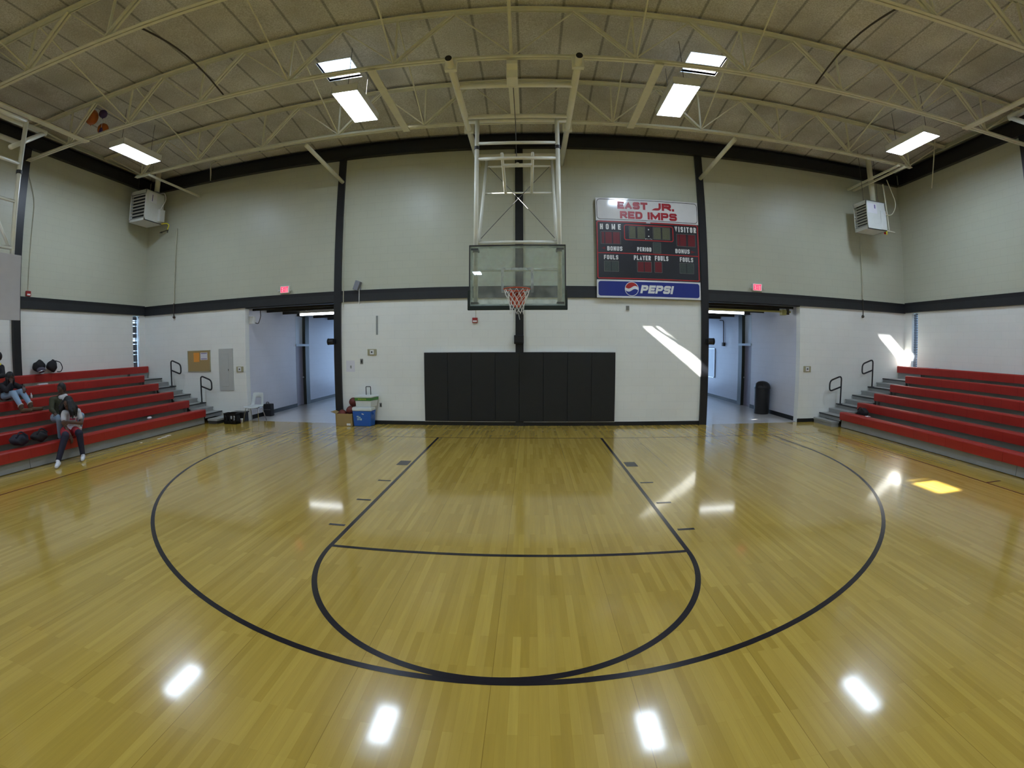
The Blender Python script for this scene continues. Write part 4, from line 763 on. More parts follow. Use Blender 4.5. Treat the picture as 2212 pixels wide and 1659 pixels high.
# ------------------------------------------------------------------ bleachers
def bleacher(sg, x0, run, yend, lab):
    r = thing('bleacher', lab, 'bleachers', (x0, yend, 0), 'bleachers'); Y0 = -13.2; X = lambda u: x0+sg*u
    zs = lambda k: .415+.243*k; zd = lambda k: .275+.243*k; rise = .243
    for k in range(6):
        ye = yend if k < 5 else YW-.06; u = run*k; b = MB(); y = ye; i = 0
        while y > Y0:
            yn = y-.455
            if abs(y+4.66) < .23: yn = y-.455
            prof = [(X(u), zs(k)-.205), (X(u-.008), zs(k)-.03), (X(u+.004), zs(k)-.006), (X(u+.02), zs(k)), (X(u+.27), zs(k)-.012), (X(u+.27), zs(k)-.05), (X(u+.03), zs(k)-.06), (X(u+.03), zs(k)-.205)]
            b.prism(prof, 1, y-.0015, yn+.0015); y = yn
        b.build('seat_board', M['red'], r)
        # foot board runs on to the wall as a step
        u1 = run*(k+1) if k < 5 else run*k+.30
        if k < 5:
            MB().box(X(u+.035), X(u1+.12), Y0, yend+.02, zd(k)-.035, zd(k)).build('foot_board', M['deck'], r)
            b = MB(); b.box(X(u+.03), X(u1+.10), yend+.022, YW-.03, zd(k)-.03, zd(k)); b.box(X(u+.05), X(u+.07), yend+.03, YW-.04, zd(k)-.12, zd(k)-.03); b.build('aisle_board', M['grey'], r); MB().box(X(u+.015), X(u+.03), yend+.022, YW-.03, zd(k)-.032, zd(k)+.002).build('aisle_nosing', M['dkgrey'], r)
        if k: MB().box(X(u+.20), X(u+.22), Y0, yend-.02 if k < 5 else YW-.06, zd(k-1), zs(k)-.05).build('riser_board', M['grey'], r)
        if k < 4:
            b = MB(); b.box(X(u+.34), X(u1+.05), yend+.06, YW-.05, zd(k)+.085, zd(k)+rise/2); b.box(X(u+.35), X(u1), yend+.07, YW-.06, zd(k), zd(k)+.085); b.build('half_step', M['grey'], r)
    b = MB(); b.box(X(.09), X(.11), Y0, -4.665, .012, .235); b.box(X(.09), X(.11), -4.655, yend+.02, .012, .235); b.build('front_skirt', M['grey'], r)
    MB().box(X(.13), X(3.2), yend-.02, yend+.0, .02, .22).build('end_skirt', M['dkgrey'], r)
    for k in range(1, 5): MB().box(X(run*k+.1), X(3.2), yend-.03, yend-.01, zd(k-1), zd(k)-.04).build('end_panel', M['grey'], r)
    MB().box(X(run*5+.05), X(run*5+.27), yend, YW-.07, zd(4), zs(5)-.06).build('top_end_panel', M['grey'], r)
    for k in (1, 3):
        ux, y, z = run*k+.03, 1.42, zd(k)
        p = [(X(ux), y, z), (X(ux), y, z+.80), (X(ux-.42), y, z+.66), (X(ux-.42), y, z+.36), (X(ux), y, z+.49)]
        b = MB(); b.tube(fillet([p[0], p[1], p[2], p[3], p[4]], .11, 6), .022, 10); b.box(X(ux-.05), X(ux+.05), y-.05, y+.05, z, z+.012); b.build('hand_rail', M['black'], r)
    return r
bleacher(-1, -8.77, .613, .80, 'red and grey bleachers along the left wall with seated people'); bleacher(1, 8.48, .600, .60, 'empty red and grey bleachers along the right wall')
def stepbox(x0, x1, y0, y1, lab): r = thing('step_block', lab, 'step', ((x0+x1)/2, (y0+y1)/2, 0), 'bleacher floor steps'); MB().box(x0, x1, y0, y1, .085, .14).build('tread', M['grey'], r, bevel=.006); MB().box(x0+.02, x1-.02, y0+.01, y1-.01, 0, .085).build('base', M['dkgrey'] if x0 < 0 else M['grey'], r)
stepbox(-8.75, -8.39, .83, 1.58, 'low dark step block at the end of the left bleachers'); stepbox(8.29, 8.56, .70, 1.58, 'low grey step block at the end of the right bleachers')

# ------------------------------------------------------------------ things on the floor by the end wall
# plastic chair
c0 = thing('plastic_chair', 'white plastic chair with thin metal legs left of the hall', 'chair', (-7.5, 1.48, 0))
def chair():
    import bmesh
    cx, fy = -7.52, 1.30; rows = []
    prof = [(fy-.0, .40, .25), (fy+.05, .425, .26), (fy+.2, .415, .25), (fy+.33, .42, .24), (fy+.40, .46, .225), (fy+.43, .55, .21), (fy+.46, .66, .195), (fy+.485, .76, .18), (fy+.49, .80, .165)]
    n = 9; vs = []; fs = []
    for y, z, w in prof:
        for i in range(n): u = -1+2*i/(n-1); vs.append((cx+u*w, y-.015*u*u if z < .45 else y-.05*u*u, z+(.02*u*u if z < .45 else 0)))
    for j in range(len(prof)-1):
        for i in range(n-1):
            if j == 4 or j == 5:
                if 2 <= i <= 5: continue
            fs.append((j*n+i, j*n+i+1, (j+1)*n+i+1, (j+1)*n+i))
    o = MB().add(vs, fs).build('seat_shell', M['chairw'], c0, smooth=True); s = o.modifiers.new('t', 'SOLIDIFY'); s.thickness = .008
    for sx in (-1, 1):
        MB().tube(fillet([(cx+sx*.27, fy-.02, .0), (cx+sx*.21, fy+.06, .40), (cx+sx*.20, fy+.30, .40)], .05), .011, 8).build('leg', M['chrome'], c0, smooth=True)
        MB().tube(fillet([(cx+sx*.26, fy+.42, .0), (cx+sx*.20, fy+.30, .39), (cx+sx*.20, fy+.2, .40)], .05), .011, 8).build('leg', M['chrome'], c0, smooth=True)
    b = MB(); b.tube([(cx-.20, fy+.10, .395), (cx+.20, fy+.10, .395)], .010, 8); b.tube([(cx-.20, fy+.28, .395), (cx+.20, fy+.28, .395)], .010, 8); b.build('under_frame', M['black'], c0)
chair()
def crate(x0, x1, y0, y1, h, lab, name='milk_crate'):
    r = thing(name, lab, 'crate', ((x0+x1)/2, (y0+y1)/2, 0), 'black bins'); t = .012
    b = MB(); b.box(x0, x1, y0, y1, 0, t)
    for (a0, a1, b0, b1) in ((x0, x1, y0, y0+t), (x0, x1, y1-t, y1), (x0, x0+t, y0, y1), (x1-t, x1, y0, y1)): b.box(a0, a1, b0, b1, 0, h*.3); b.box(a0, a1, b0, b1, h*.78, h)
    for i in range(5):
        u = x0+(x1-x0)*(i+.0)/4; b.box(max(x0, u-.02), min(x1, u+.02), y0, y0+t, 0, h); b.box(max(x0, u-.02), min(x1, u+.02), y1-t, y1, 0, h)
        w = y0+(y1-y0)*i/4; b.box(x0, x0+t, max(y0, w-.02), min(y1, w+.02), 0, h); b.box(x1-t, x1, max(y0, w-.02), min(y1, w+.02), 0, h)
    b.build('basket', M['can'], r); MB().box(x0-.006, x1+.006, y0-.006, y1+.006, h-.02, h).build('rim', M['can'], r) if False else None
    b = MB(); 
    for a in ((x0-.006, x1+.006, y0-.006, y0+t), (x0-.006, x1+.006, y1-t, y1+.006), (x0-.006, x0+t, y0, y1), (x1-t, x1+.006, y0, y1)): b.box(*a, h-.025, h)
    b.build('rim', M['can'], r)
crate(-8.22, -7.80, .93, 1.16, .30, 'black crate with white rags beside the left step block')
for i, (dx, dz, s_) in enumerate(((.0, .0, 1), (.09, .02, .8), (.06, -.05, .7))):
    o = MB().sphere((-7.98+dx, 1.0, .17+dz), (.055*s_, .04*s_, .05*s_), 10, 8).build('rag', M['paper_w'], smooth=True); tag(o, ('larger white rag bundled inside the black crate', 'upper right white rag inside the black crate', 'lower right white rag inside the black crate')[i], 'rag', 'rags in the crate')
r = thing('storage_bin', 'low black bin against the white wall behind the crate', 'crate', (-8.0, 1.46, 0), 'black bins'); MB().box(-8.22, -7.80, 1.32, 1.58, 0, .25).build('tub', M['can'], r, bevel=.01); MB().box(-8.24, -7.78, 1.30, 1.60, .25, .285).build('lid', M['can'], r, bevel=.008)
r = thing('paper_cup', 'white paper cup standing on the floor beside the chair', 'cup', (-7.80, 1.225, 0)); MB().lathe([(.030, 0), (.036, .10), (.040, .115), (.036, .115), (.032, .11)], (-7.80, 1.225, 0), 18).build('cup_wall', M['white'], r, smooth=True); MB().tube([(-7.80+.040*math.cos(a), 1.225+.040*math.sin(a), .115) for a in [2*PI*i/18 for i in range(18)]], .003, 6, closed=True).build('cup_rim', M['white'], r)
r = thing('snack_packet', 'pink and white packet on the floor behind the paper cup', 'packet', (-7.85, 1.27, 0)); MB().prism([(-7.97, .0), (-7.84, .0), (-7.83, .05), (-7.89, .085), (-7.95, .09)], 1, 1.272, 1.295).build('wrapper', M['pink'], r); MB().prism([(-7.86, .0), (-7.80, .0), (-7.80, .04), (-7.83, .07)], 1, 1.268, 1.272).build('label_panel', M['white'], r)
r = thing('equipment_case', 'black carry case standing by the left hall wall', 'case', (-7.78, 2.6, 0)); MB().box(-7.87, -7.60, 2.50, 2.72, 0, .37).build('body', M['bag'], r, bevel=.02); MB().tube(fillet([(-7.80, 2.6, .37), (-7.80, 2.6, .42), (-7.71, 2.6, .42), (-7.71, 2.6, .37)], .03), .010, 8).build('handle', M['bag'], r); MB().box(-7.86, -7.61, 2.49, 2.50, .2, .205).build('zip', M['alum'], r)
# cardboard box with basketballs
r = thing('cardboard_box', 'open brown cardboard box of basketballs beside left column', 'box', (-4.56, 1.36, 0)); x0, x1, y0, y1, h = -4.79, -4.31, 1.20, 1.54, .325; t = .006
b = MB(); b.box(x0, x1, y0, y1, 0, t); b.box(x0, x1, y0, y0+t, 0, h); b.box(x0, x1, y1-t, y1, 0, h); b.box(x0, x0+t, y0, y1, 0, h); b.box(x1-t, x1, y0, y1, 0, h); b.build('carton', M['cardboard'], r)
MB().obox((x0-.07, (y0+y1)/2, h+.02), (.15, y1-y0-.03, .005), Matrix.Rotation(.35, 3, 'Y')).build('flap', M['cardboard'], r); MB().box(-4.48, -4.37, y0-.002, y0, .02, .075).build('label_sticker', M['white'], r)
def bball(p, lab, rot):
    r = thing('basketball', lab, 'basketball', (p[0], p[1], p[2]-.12), 'basketballs by the column'); MB().sphere(p, .118, 24, 16).build('skin', M['ball'], r, smooth=True)
    b = MB(); R = rot
    for fn in (lambda a: (math.cos(a), math.sin(a), 0), lambda a: (math.cos(a), 0, math.sin(a)), lambda a: (math.cos(a)*.85, math.sin(a)*.53*1.0, .53*math.cos(2*a)*0+.0)):
        pts = []
        for i in range(32):
            v = V(fn(2*PI*i/32)); v = (R @ v).normalized()*.1175; pts.append(V(p)+v)
        b.tube(pts, .0035, 5, closed=True)
    b.build('seams', M['seam'], r)
E1 = Matrix.Rotation(.5, 3, 'X') @ Matrix.Rotation(.4, 3, 'Z')
bball((-4.66, 1.37, .29), 'dark basketball lying low in the left of the box', E1); bball((-4.435, 1.40, .385), 'reddish basketball heaped at right of the box', E1); bball((-4.385, 1.505, .597), 'dark basketball balanced highest, against the white cooler', E1)
# coolers
r = thing('cooler', 'blue ice chest with white lid under the other cooler', 'cooler', (-4.06, 1.38, 0), 'stacked coolers')
b = MB(); vs = [(-4.285, 1.22, 0), (-3.83, 1.22, 0), (-3.80, 1.50, 0), (-4.27, 1.50, 0), (-4.31, 1.20, .40), (-3.80, 1.20, .40), (-3.77, 1.52, .40), (-4.29, 1.52, .40)]
b.add(vs, [(0,3,2,1),(4,5,6,7),(0,1,5,4),(1,2,6,5),(2,3,7,6),(3,0,4,7)]); b.build('tub', M['cblue'], r, bevel=.02, seg=3)
MB().box(-4.315, -3.775, 1.19, 1.525, .40, .495).build('lid', M['cwhite'], r, bevel=.025, seg=3); MB().box(-3.80, -3.755, 1.30, 1.42, .30, .36).build('side_handle', M['cblue'], r, bevel=.01)
b = MB()
for (x, z, w, h) in ((-4.19, .24, .03, .035), (-4.15, .22, .018, .055), (-4.12, .22, .03, .03), (-4.18, .16, .02, .055), (-4.145, .165, .025, .05), (-4.10, .16, .045, .05)): b.box(x, x+w, 1.206, 1.209, z, z+h)
b.build('printed_mark', M['cprint'], r); MB().prism([(-4.05, .345), (-3.99, .325), (-3.995, .305), (-4.05, .32)], 1, 1.200, 1.203).build('torn_sticker', M['white'], r)
r = thing('cooler', 'white ice chest with green band and pull handle on top', 'cooler', (-3.97, 1.38, .496), 'stacked coolers')
b = MB(); vs = [(-4.21, 1.24, .496), (-3.81, 1.24, .496), (-3.74, 1.54, .496), (-4.20, 1.54, .496), (-4.225, 1.22, .665), (-3.79, 1.22, .665), (-3.71, 1.56, .665), (-4.215, 1.56, .665)]
b.add(vs, [(0,3,2,1),(4,5,6,7),(0,1,5,4),(1,2,6,5),(2,3,7,6),(3,0,4,7)]); b.build('tub', M['cwhite'], r, bevel=.012)
b = MB(); b.prism([(-4.235, 1.21), (-3.785, 1.21), (-3.70, 1.57), (-4.225, 1.57)], 2, .665, .74); b.build('green_band', M['cgreen'], r, bevel=.006)
b = MB(); b.prism([(-4.25, 1.20), (-3.78, 1.20), (-3.69, 1.58), (-4.24, 1.58)], 2, .74, .785); b.build('lid', M['cwhite'], r, bevel=.012)
b = MB()
for i in range(7): b.box(-4.14+.033*i, -4.118+.033*i, 1.206, 1.209, .69+.004*(i % 2), .717)
b.build('printed_mark', M['cyel'], r)
MB().tube(fillet([(-4.035, 1.54, .78), (-4.035, 1.54, 1.0), (-3.905, 1.54, 1.0), (-3.905, 1.54, .78)], .02), .010, 8).build('pull_handle', M['dkgrey'], r)
# trash can
r = thing('trash_can', 'black dome-topped trash can against the right hall wall', 'trash can', (7.53, 3.45, 0)); tx, ty = 7.53, 3.40
MB().lathe([(.225, 0), (.24, .02), (.25, .78), (.255, .80)], (tx, ty, 0), 28).build('drum', M['can'], r, smooth=True, bevel=0)
MB().lathe([(.262, .79), (.262, .82), (.25, .88), (.21, .95), (.14, 1.0), (.06, 1.02), (.01, 1.025)], (tx, ty, 0), 28).build('dome_lid', M['can'], r, smooth=True); MB().obox((tx-.16, ty-.17, .88), (.20, .02, .15), Matrix.Rotation(-.75, 3, 'Z')).build('flap_door', M['can'], r)

# ------------------------------------------------------------------ bags and litter
def lump(b, c, r, n=16):
    k = len(b.v); b.sphere(c, r, n, 10)
    for i in range(k, len(b.v)):
        p = V(b.v[i]); d = p-V(c); f = 1+.10*math.sin(p.x*31+p.y*17)+.08*math.sin(p.z*43+p.y*29); b.v[i] = tuple(V(c)+d*f)
r = thing('backpack', 'dark grey and black backpack slumped on the top row', 'bag', (-11.80, -2.42, 1.63), 'bags on the left bleachers')
b = MB(); lump(b, (-11.83, -2.42, 1.82), (.13, .19, .155)); o = b.build('sack', M['bag'], r, smooth=True, sub=1); MB().sphere((-11.74, -2.43, 1.735), (.055, .13, .08), 14, 8).build('front_pocket', M['baggrey'], r, smooth=True)
MB().tube(fillet([(-11.7, -2.55, 1.68), (-11.66, -2.45, 1.72), (-11.68, -2.33, 1.70)], .05), .010, 6).build('zip', M['alum'], r)
r = thing('duffel_bag', 'black bag with a looped strap on the top row', 'bag', (-11.80, -2.03, 1.63), 'bags on the left bleachers')
b = MB(); lump(b, (-11.83, -2.04, 1.81), (.12, .17, .15)); b.build('sack', M['bag'], r, smooth=True, sub=1)
MB().tube(fillet([(-11.78, -1.96, 1.94), (-11.78, -1.80, 1.90), (-11.78, -1.74, 1.75), (-11.78, -1.80, 1.65), (-11.78, -1.92, 1.66)], .12), .012, 8).build('strap', M['bag'], r); MB().tube(fillet([(-11.80, -2.06, 1.93), (-11.80, -2.03, 1.99), (-11.80, -1.99, 1.93)], .03), .010, 6).build('grab_handle', M['bag'], r)
for c, rr, m, lab in (((-8.99, -4.74, .53), (.15, .20, .112), 'bagnavy', 'navy bag lying on the lowest row beside the seam'), ((-8.99, -4.29, .525), (.15, .19, .106), 'bag', 'black bag lying on the lowest row next to navy bag')):
    r = thing('duffel_bag', lab, 'bag', (c[0], c[1], c[2]-rr[2]), 'bags on the left bleachers'); b = MB(); lump(b, (c[0], c[1], c[2]+.02), rr); b.build('sack', M[m], r, smooth=True, sub=1); MB().tube(fillet([(c[0]+.1, c[1]-.12, c[2]+.08), (c[0]+.06, c[1], c[2]+.19), (c[0]+.1, c[1]+.12, c[2]+.08)], .1), .014, 6).build('strap', M[m], r)
r = thing('duffel_bag', 'black bag tucked between low rows of the right bleachers', 'bag', (9.0, .15, .28)); b = MB(); lump(b, (8.92, .18, .44), (.10, .22, .13)); b.build('sack', M['bag'], r, smooth=True, sub=1); MB().tube(fillet([(8.86, .05, .5), (8.84, .2, .6), (8.86, .32, .5)], .1), .012, 6).build('strap', M['bag'], r)
tag(MB().box(8.62, 8.72, -.38, -.28, .416, .43).build('paper_scrap', M['paper_w']), 'white scrap of paper on the right bleachers lowest row', 'paper', 'litter')
tag(MB().box(11.50, 11.66, .02, .40, 1.632, 1.65).build('paper_sheet', M['paper_w']), 'white sheet lying on the right bleachers top row', 'paper', 'litter')
tag(MB().box(-11.32, -11.24, -2.83, -2.57, 1.39, 1.42).build('paper_sheet', M['paper_w']), 'white folded paper on the left bleachers second row from top', 'paper', 'litter')
b = MB(); lump(b, (-9.2, -.95, .318), (.11, .30, .03)); tag(b.build('cloth', M['purplecloth'], smooth=True), 'purple cloth lying on the foot board of left bleachers', 'cloth'); b = MB(); lump(b, (-8.95, -1.22, .462), (.05, .07, .035)); tag(b.build('tissue', M['paper_w'], smooth=True), 'crumpled white tissue on the left bleachers lowest row', 'tissue', 'litter')
for i, (x, y, a, b_) in enumerate(((-8.47, -1.42, .05, .03), (-8.50, -1.22, .06, .04), (-8.55, -1.02, .07, .035), (-8.56, -1.95, .025, .02))):
    o = MB().prism([(x-b_, y-a), (x+b_*.8, y-a*.8), (x+b_, y+a), (x-b_*.6, y+a*.7)], 2, .001, .012).build('paper_scrap', M['paper_w']); tag(o, ('white paper scrap on the floor, nearest the camera of three together', 'white paper scrap on the floor, middle of three together', 'white paper scrap on the floor, farthest of three together', 'tiny white paper scrap alone on the floor by left skirt')[i], 'paper', 'litter')
r = thing('bottle', 'small white bottle standing on the fourth row behind boots', 'bottle', (-10.66, -3.38, 1.135)); MB().lathe([(.022, 0), (.024, .01), (.024, .07), (.012, .085), (.012, .095)], (-10.70, -3.38, 1.145), 12).build('body', M['white'], r, smooth=True); MB().lathe([(.014, .0), (.014, .02), (.006, .022)], (-10.70, -3.38, 1.24), 12).build('bottle_cap', M['white'], r)

# ------------------------------------------------------------------ people
def hand(b, wrist, d, palm_n, L=.17, curl=.35, sgn=1):
    d = V(d).normalized(); n = V(palm_n); n = (n-d*n.dot(d)).normalized(); s = d.cross(n); w = V(wrist)
    for q in (-1, 0, 1): b.cap(w+d*.015+s*q*.016, .014, w+d*.085+s*q*.026, .013, 8)
    lens = (.062, .072, .067, .052)
    for i, q in enumerate((-1.5, -.5, .5, 1.5)):
        p0 = w+d*.088+s*q*.018; f1 = (d*math.cos(curl)+n*math.sin(curl)); f2 = (d*math.cos(curl*2.2)+n*math.sin(curl*2.2))
        p1 = p0+f1*lens[i]*.55; p2 = p1+f2*lens[i]*.5; b.cap(p0, .0088, p1, .0082, 8); b.cap(p1, .0082, p2, .007, 8)
    t0 = w+d*.03+s*sgn*-.03; t1 = t0+(d*.7-s*sgn*.65+n*.25).normalized()*.04; t2 = t1+(d*.9-s*sgn*.25+n*.4).normalized()*.032
    b.cap(t0, .012, t1, .010, 8); b.cap(t1, .010, t2, .008, 8)
def head(b, c, face, up=(0,0,1), s=1.0):
    f = V(face).normalized(); u = V(up); u = (u-f*u.dot(f)).normalized(); r_ = f.cross(u); c = V(c)
    R = Matrix((r_, f, u)).transposed(); Q = R.to_quaternion()
    b.sphere(c+u*.02*s, (.074*s, .092*s, .098*s), 18, 12, Q); b.cap(c+f*.035*s-u*.045*s, .052*s, c+f*.05*s-u*.085*s, .035*s)
    b.cap(c+f*.088*s+u*.012*s, .009*s, c+f*.103*s-u*.022*s, .015*s, 10)
    b.sphere(c+f*.09*s-u*.058*s, (.024*s, .012*s, .010*s), 10, 6, Q)
    for q in (-1, 1):
        b.sphere(c+r_*q*.078*s-u*.005*s, (.010*s, .020*s, .030*s), 10, 6, Q); b.sphere(c+f*.082*s+r_*q*.032*s+u*.030*s, (.024*s, .012*s, .008*s), 10, 6, Q)
    return f, u, r_, Q
def face_parts(root, c, f, u, r_, Q, s=1.0):
    c = V(c)
    for q in (-1, 1): MB().sphere(c+f*.084*s+r_*q*.031*s+u*.012*s, (.011*s, .006*s, .006*s), 10, 6, Q).build('eye', M['eye'], root, smooth=True)
    MB().sphere(c+f*.099*s-u*.060*s, (.022*s, .006*s, .009*s), 10, 6, Q).build('mouth', M['lip'], root, smooth=True)
def limb(b, pts, rs):
    for i in range(len(pts)-1): b.cap(pts[i], rs[i], pts[i+1], rs[i+1])
def shoe(root, heel, toe, name, m, h=.10, up=None):
    heel, toe = V(heel), V(toe); b = MB(); mid = (heel+toe)/2; z = V((0,0,1)) if up is None else V(up)
    b.cap(heel+z*.052, .046, heel*.35+toe*.65+z*.05, .046); b.cap(heel*.4+toe*.6+z*.048, .046, toe+z*.042, .036); b.cap(heel+z*.05, .046, heel+(toe-heel)*.15+z*h, .048)
    o = b.build(name, m, root, remesh=.007); return o

# A: girl in white T-shirt, sitting on the lowest row
A = thing('person', 'person in white T-shirt and red shorts hugging themself on the lowest row', 'person', (-8.9, -3.75, 0), 'people on the bleachers')
hipR, hipL = (-8.93, -3.72, .535), (-8.93, -3.52, .535); knR, knL = (-8.45, -4.06, .53), (-8.45, -3.72, .52); anR, anL = (-8.44, -4.30, .10), (-8.45, -3.70, .10)
wa, ch, nk = (-8.95, -3.60, .66), (-8.87, -3.60, .86), (-8.83, -3.61, .97)
shR, shL = (-8.85, -3.77, .915), (-8.85, -3.42, .91); elR, elL = (-8.72, -3.88, .72), (-8.70, -3.46, .68); wrR, wrL = (-8.56, -3.86, .50), (-8.62, -3.84, .75)
hc = (-8.78, -3.70, 1.10); hf_ = (.30, -.93, -.20)
b = MB(); limb(b, [hipR, knR, anR], [.075, .058, .036]); limb(b, [hipL, knL, anL], [.075, .058, .036]); limb(b, [hipR, hipL], [.085, .085]); limb(b, [(-8.93, -3.62, .545), wa, ch], [.11, .105, .115]); limb(b, [shR, shL], [.055, .055]); limb(b, [ch, nk, hc], [.09, .045, .045])
limb(b, [shR, elR, wrR], [.046, .036, .025]); limb(b, [shL, elL, wrL], [.046, .036, .025]); hand(b, wrR, (.25, .03, -.95), (-.9, 0, -.2), sgn=1); hand(b, wrL, (.1, -.95, .05), (-.8, 0, 0), sgn=-1); fA = head(b, hc, hf_)
b.build('body', M['skinA'], A, remesh=.0055); face_parts(A, hc, *fA)
b = MB(); limb(b, [(-8.94, -3.62, .565), wa, ch], [.128, .125, .135]); limb(b, [(-8.84, -3.76, .91), (-8.84, -3.44, .905)], [.075, .075]); limb(b, [shR, tuple(V(shR).lerp(V(elR), .55))], [.066, .062]); limb(b, [shL, tuple(V(shL).lerp(V(elL), .55))], [.066, .062]); limb(b, [(-8.84, -3.50, .62), (-8.84, -3.45, .56)], [.08, .06])
sh_ = b.build('t_shirt', M['shirt'], A, remesh=.008)
b = MB()
for (y, z, w, h) in ((-3.71, .83, .035, .045), (-3.665, .835, .02, .03), (-3.72, .775, .02, .035), (-3.69, .775, .03, .03), (-3.65, .77, .02, .035), (-3.62, .77, .03, .03)): b.box(-8.735, -8.722, y, y+w, z, z+h)
b.build('shirt_print', M['print'], sh_)
b = MB(); limb(b, [(-8.93, -3.73, .53), tuple(V(hipR).lerp(V(knR), .74))], [.105, .088]); limb(b, [(-8.93, -3.51, .53), tuple(V(hipL).lerp(V(knL), .74))], [.105, .090]); limb(b, [hipR, hipL], [.112, .112]); so = b.build('shorts', M['shorts'], A, remesh=.008)
MB().obox((-8.56, -3.60, .60), (.02, .05, .05), Matrix.Rotation(.4, 3, 'Y')).build('shorts_logo', M['shirt'], so)
b = MB(); limb(b, [tuple(V(hipR).lerp(V(knR), .6)), knR, anR], [.082, .076, .052]); b.build('legging', M['navy'], A, remesh=.007); b = MB(); limb(b, [tuple(V(hipL).lerp(V(knL), .6)), knL, anL], [.082, .076, .052]); b.build('legging', M['navy'], A, remesh=.007)
shoe(A, (-8.46, -4.28, 0), (-8.28, -4.46, 0), 'shoe', M['shoe']); shoe(A, (-8.47, -3.68, 0), (-8.29, -3.84, 0), 'shoe', M['shoe'])
b = MB(); f, u, r_, Q = fA; c = V(hc)
b.sphere(c-f*.030+u*.035, (.102, .110, .120), 16, 10, Q)
for i in range(40):
    a = math.radians(48+264*i/39); base = c+u*random.uniform(-.02, .06)+(f*math.cos(a)+r_*math.sin(a))*.088
    end = base+V((0, 0, -1))*random.uniform(.20, .30)+(f*math.cos(a)+r_*math.sin(a))*random.uniform(.03, .085)+V((random.uniform(-.02, .02), random.uniform(-.02, .02), 0)); mid = base.lerp(end, .5)+(f*math.cos(a)+r_*math.sin(a))*.04
    b.cap(base, .034, mid, .034, 8); b.cap(mid, .034, end, .010, 8)
b.build('hair', M['hair'], A, remesh=.009)

# B: person in olive jacket behind
B = thing('person', 'person in olive jacket and pale jeans seated behind white T-shirt', 'person', (-9.55, -3.42, .28), 'people on the bleachers')
hipR, hipL = (-9.52, -3.56, .775), (-9.52, -3.36, .775); knR, knL = (-8.98, -3.80, .81), (-9.00, -3.24, .79); anR, anL = (-9.27, -3.64, .38), (-9.22, -3.20, .38)
wa, ch, nk = (-9.53, -3.46, .90), (-9.45, -3.46, 1.10), (-9.42, -3.45, 1.21); shR, shL = (-9.44, -3.64, 1.16), (-9.44, -3.29, 1.15); elR, elL = (-9.36, -3.73, .97), (-9.34, -3.22, .95); wrR, wrL = (-9.19, -3.76, .90), (-9.19, -3.24, .88)
hc = (-9.40, -3.42, 1.345); hf_ = (.35, -.93, -.08)
b = MB(); limb(b, [hipR, knR, anR], [.08, .06, .04]); limb(b, [hipL, knL, anL], [.08, .06, .04]); limb(b, [hipR, hipL], [.09, .09]); limb(b, [(-9.52, -3.46, .80), wa, ch], [.115, .11, .12]); limb(b, [shR, shL], [.058, .058]); limb(b, [ch, nk, hc], [.09, .048, .048]); limb(b, [shR, elR, wrR], [.048, .038, .026]); limb(b, [shL, elL, wrL], [.048, .038, .026])
hand(b, wrR, (.8, -.1, -.4), (0, 0, -1), sgn=1); hand(b, wrL, (.8, .1, -.4), (0, 0, -1), sgn=-1); fB = head(b, hc, hf_); b.build('body', M['skinB'], B, remesh=.0055); face_parts(B, hc, *fB)
b = MB(); limb(b, [(-9.52, -3.46, .81), wa, ch], [.135, .13, .14]); limb(b, [(-9.44, -3.63, 1.15), (-9.44, -3.30, 1.14)], [.078, .078]); limb(b, [shR, elR, tuple(V(elR).lerp(V(wrR), .85))], [.066, .054, .042]); limb(b, [shL, elL, tuple(V(elL).lerp(V(wrL), .85))], [.066, .054, .042]); b.build('jacket', M['olive'], B, remesh=.008)
b = MB(); b.cap((-9.36, -3.48, 1.19), .050, (-9.34, -3.36, 1.21), .050); b.cap((-9.34, -3.42, 1.17), .05, (-9.315, -3.42, 1.05), .04); b.build('collar', M['shirt'], B, remesh=.008)
b = MB(); limb(b, [hipR, knR, tuple(V(knR).lerp(V(anR), .95))], [.092, .074, .052]); limb(b, [hipL, knL, tuple(V(knL).lerp(V(anL), .95))], [.092, .074, .052]); limb(b, [hipR, hipL], [.102, .102]); b.build('jeans', M['jeans'], B, remesh=.008)
shoe(B, (-9.32, -3.64, .288), (-9.17, -3.66, .288), 'shoe', M['bag']); shoe(B, (-9.28, -3.20, .288), (-9.14, -3.20, .288), 'shoe', M['bag'])
f, u, r_, Q = fB; c = V(hc); b = MB(); b.sphere(c-f*.026+u*.042, (.094, .104, .108), 16, 10, Q); b.sphere(c-f*.085+u*.0, (.06, .06, .075), 12, 8, Q); b.build('hair', M['hair'], B, remesh=.008)

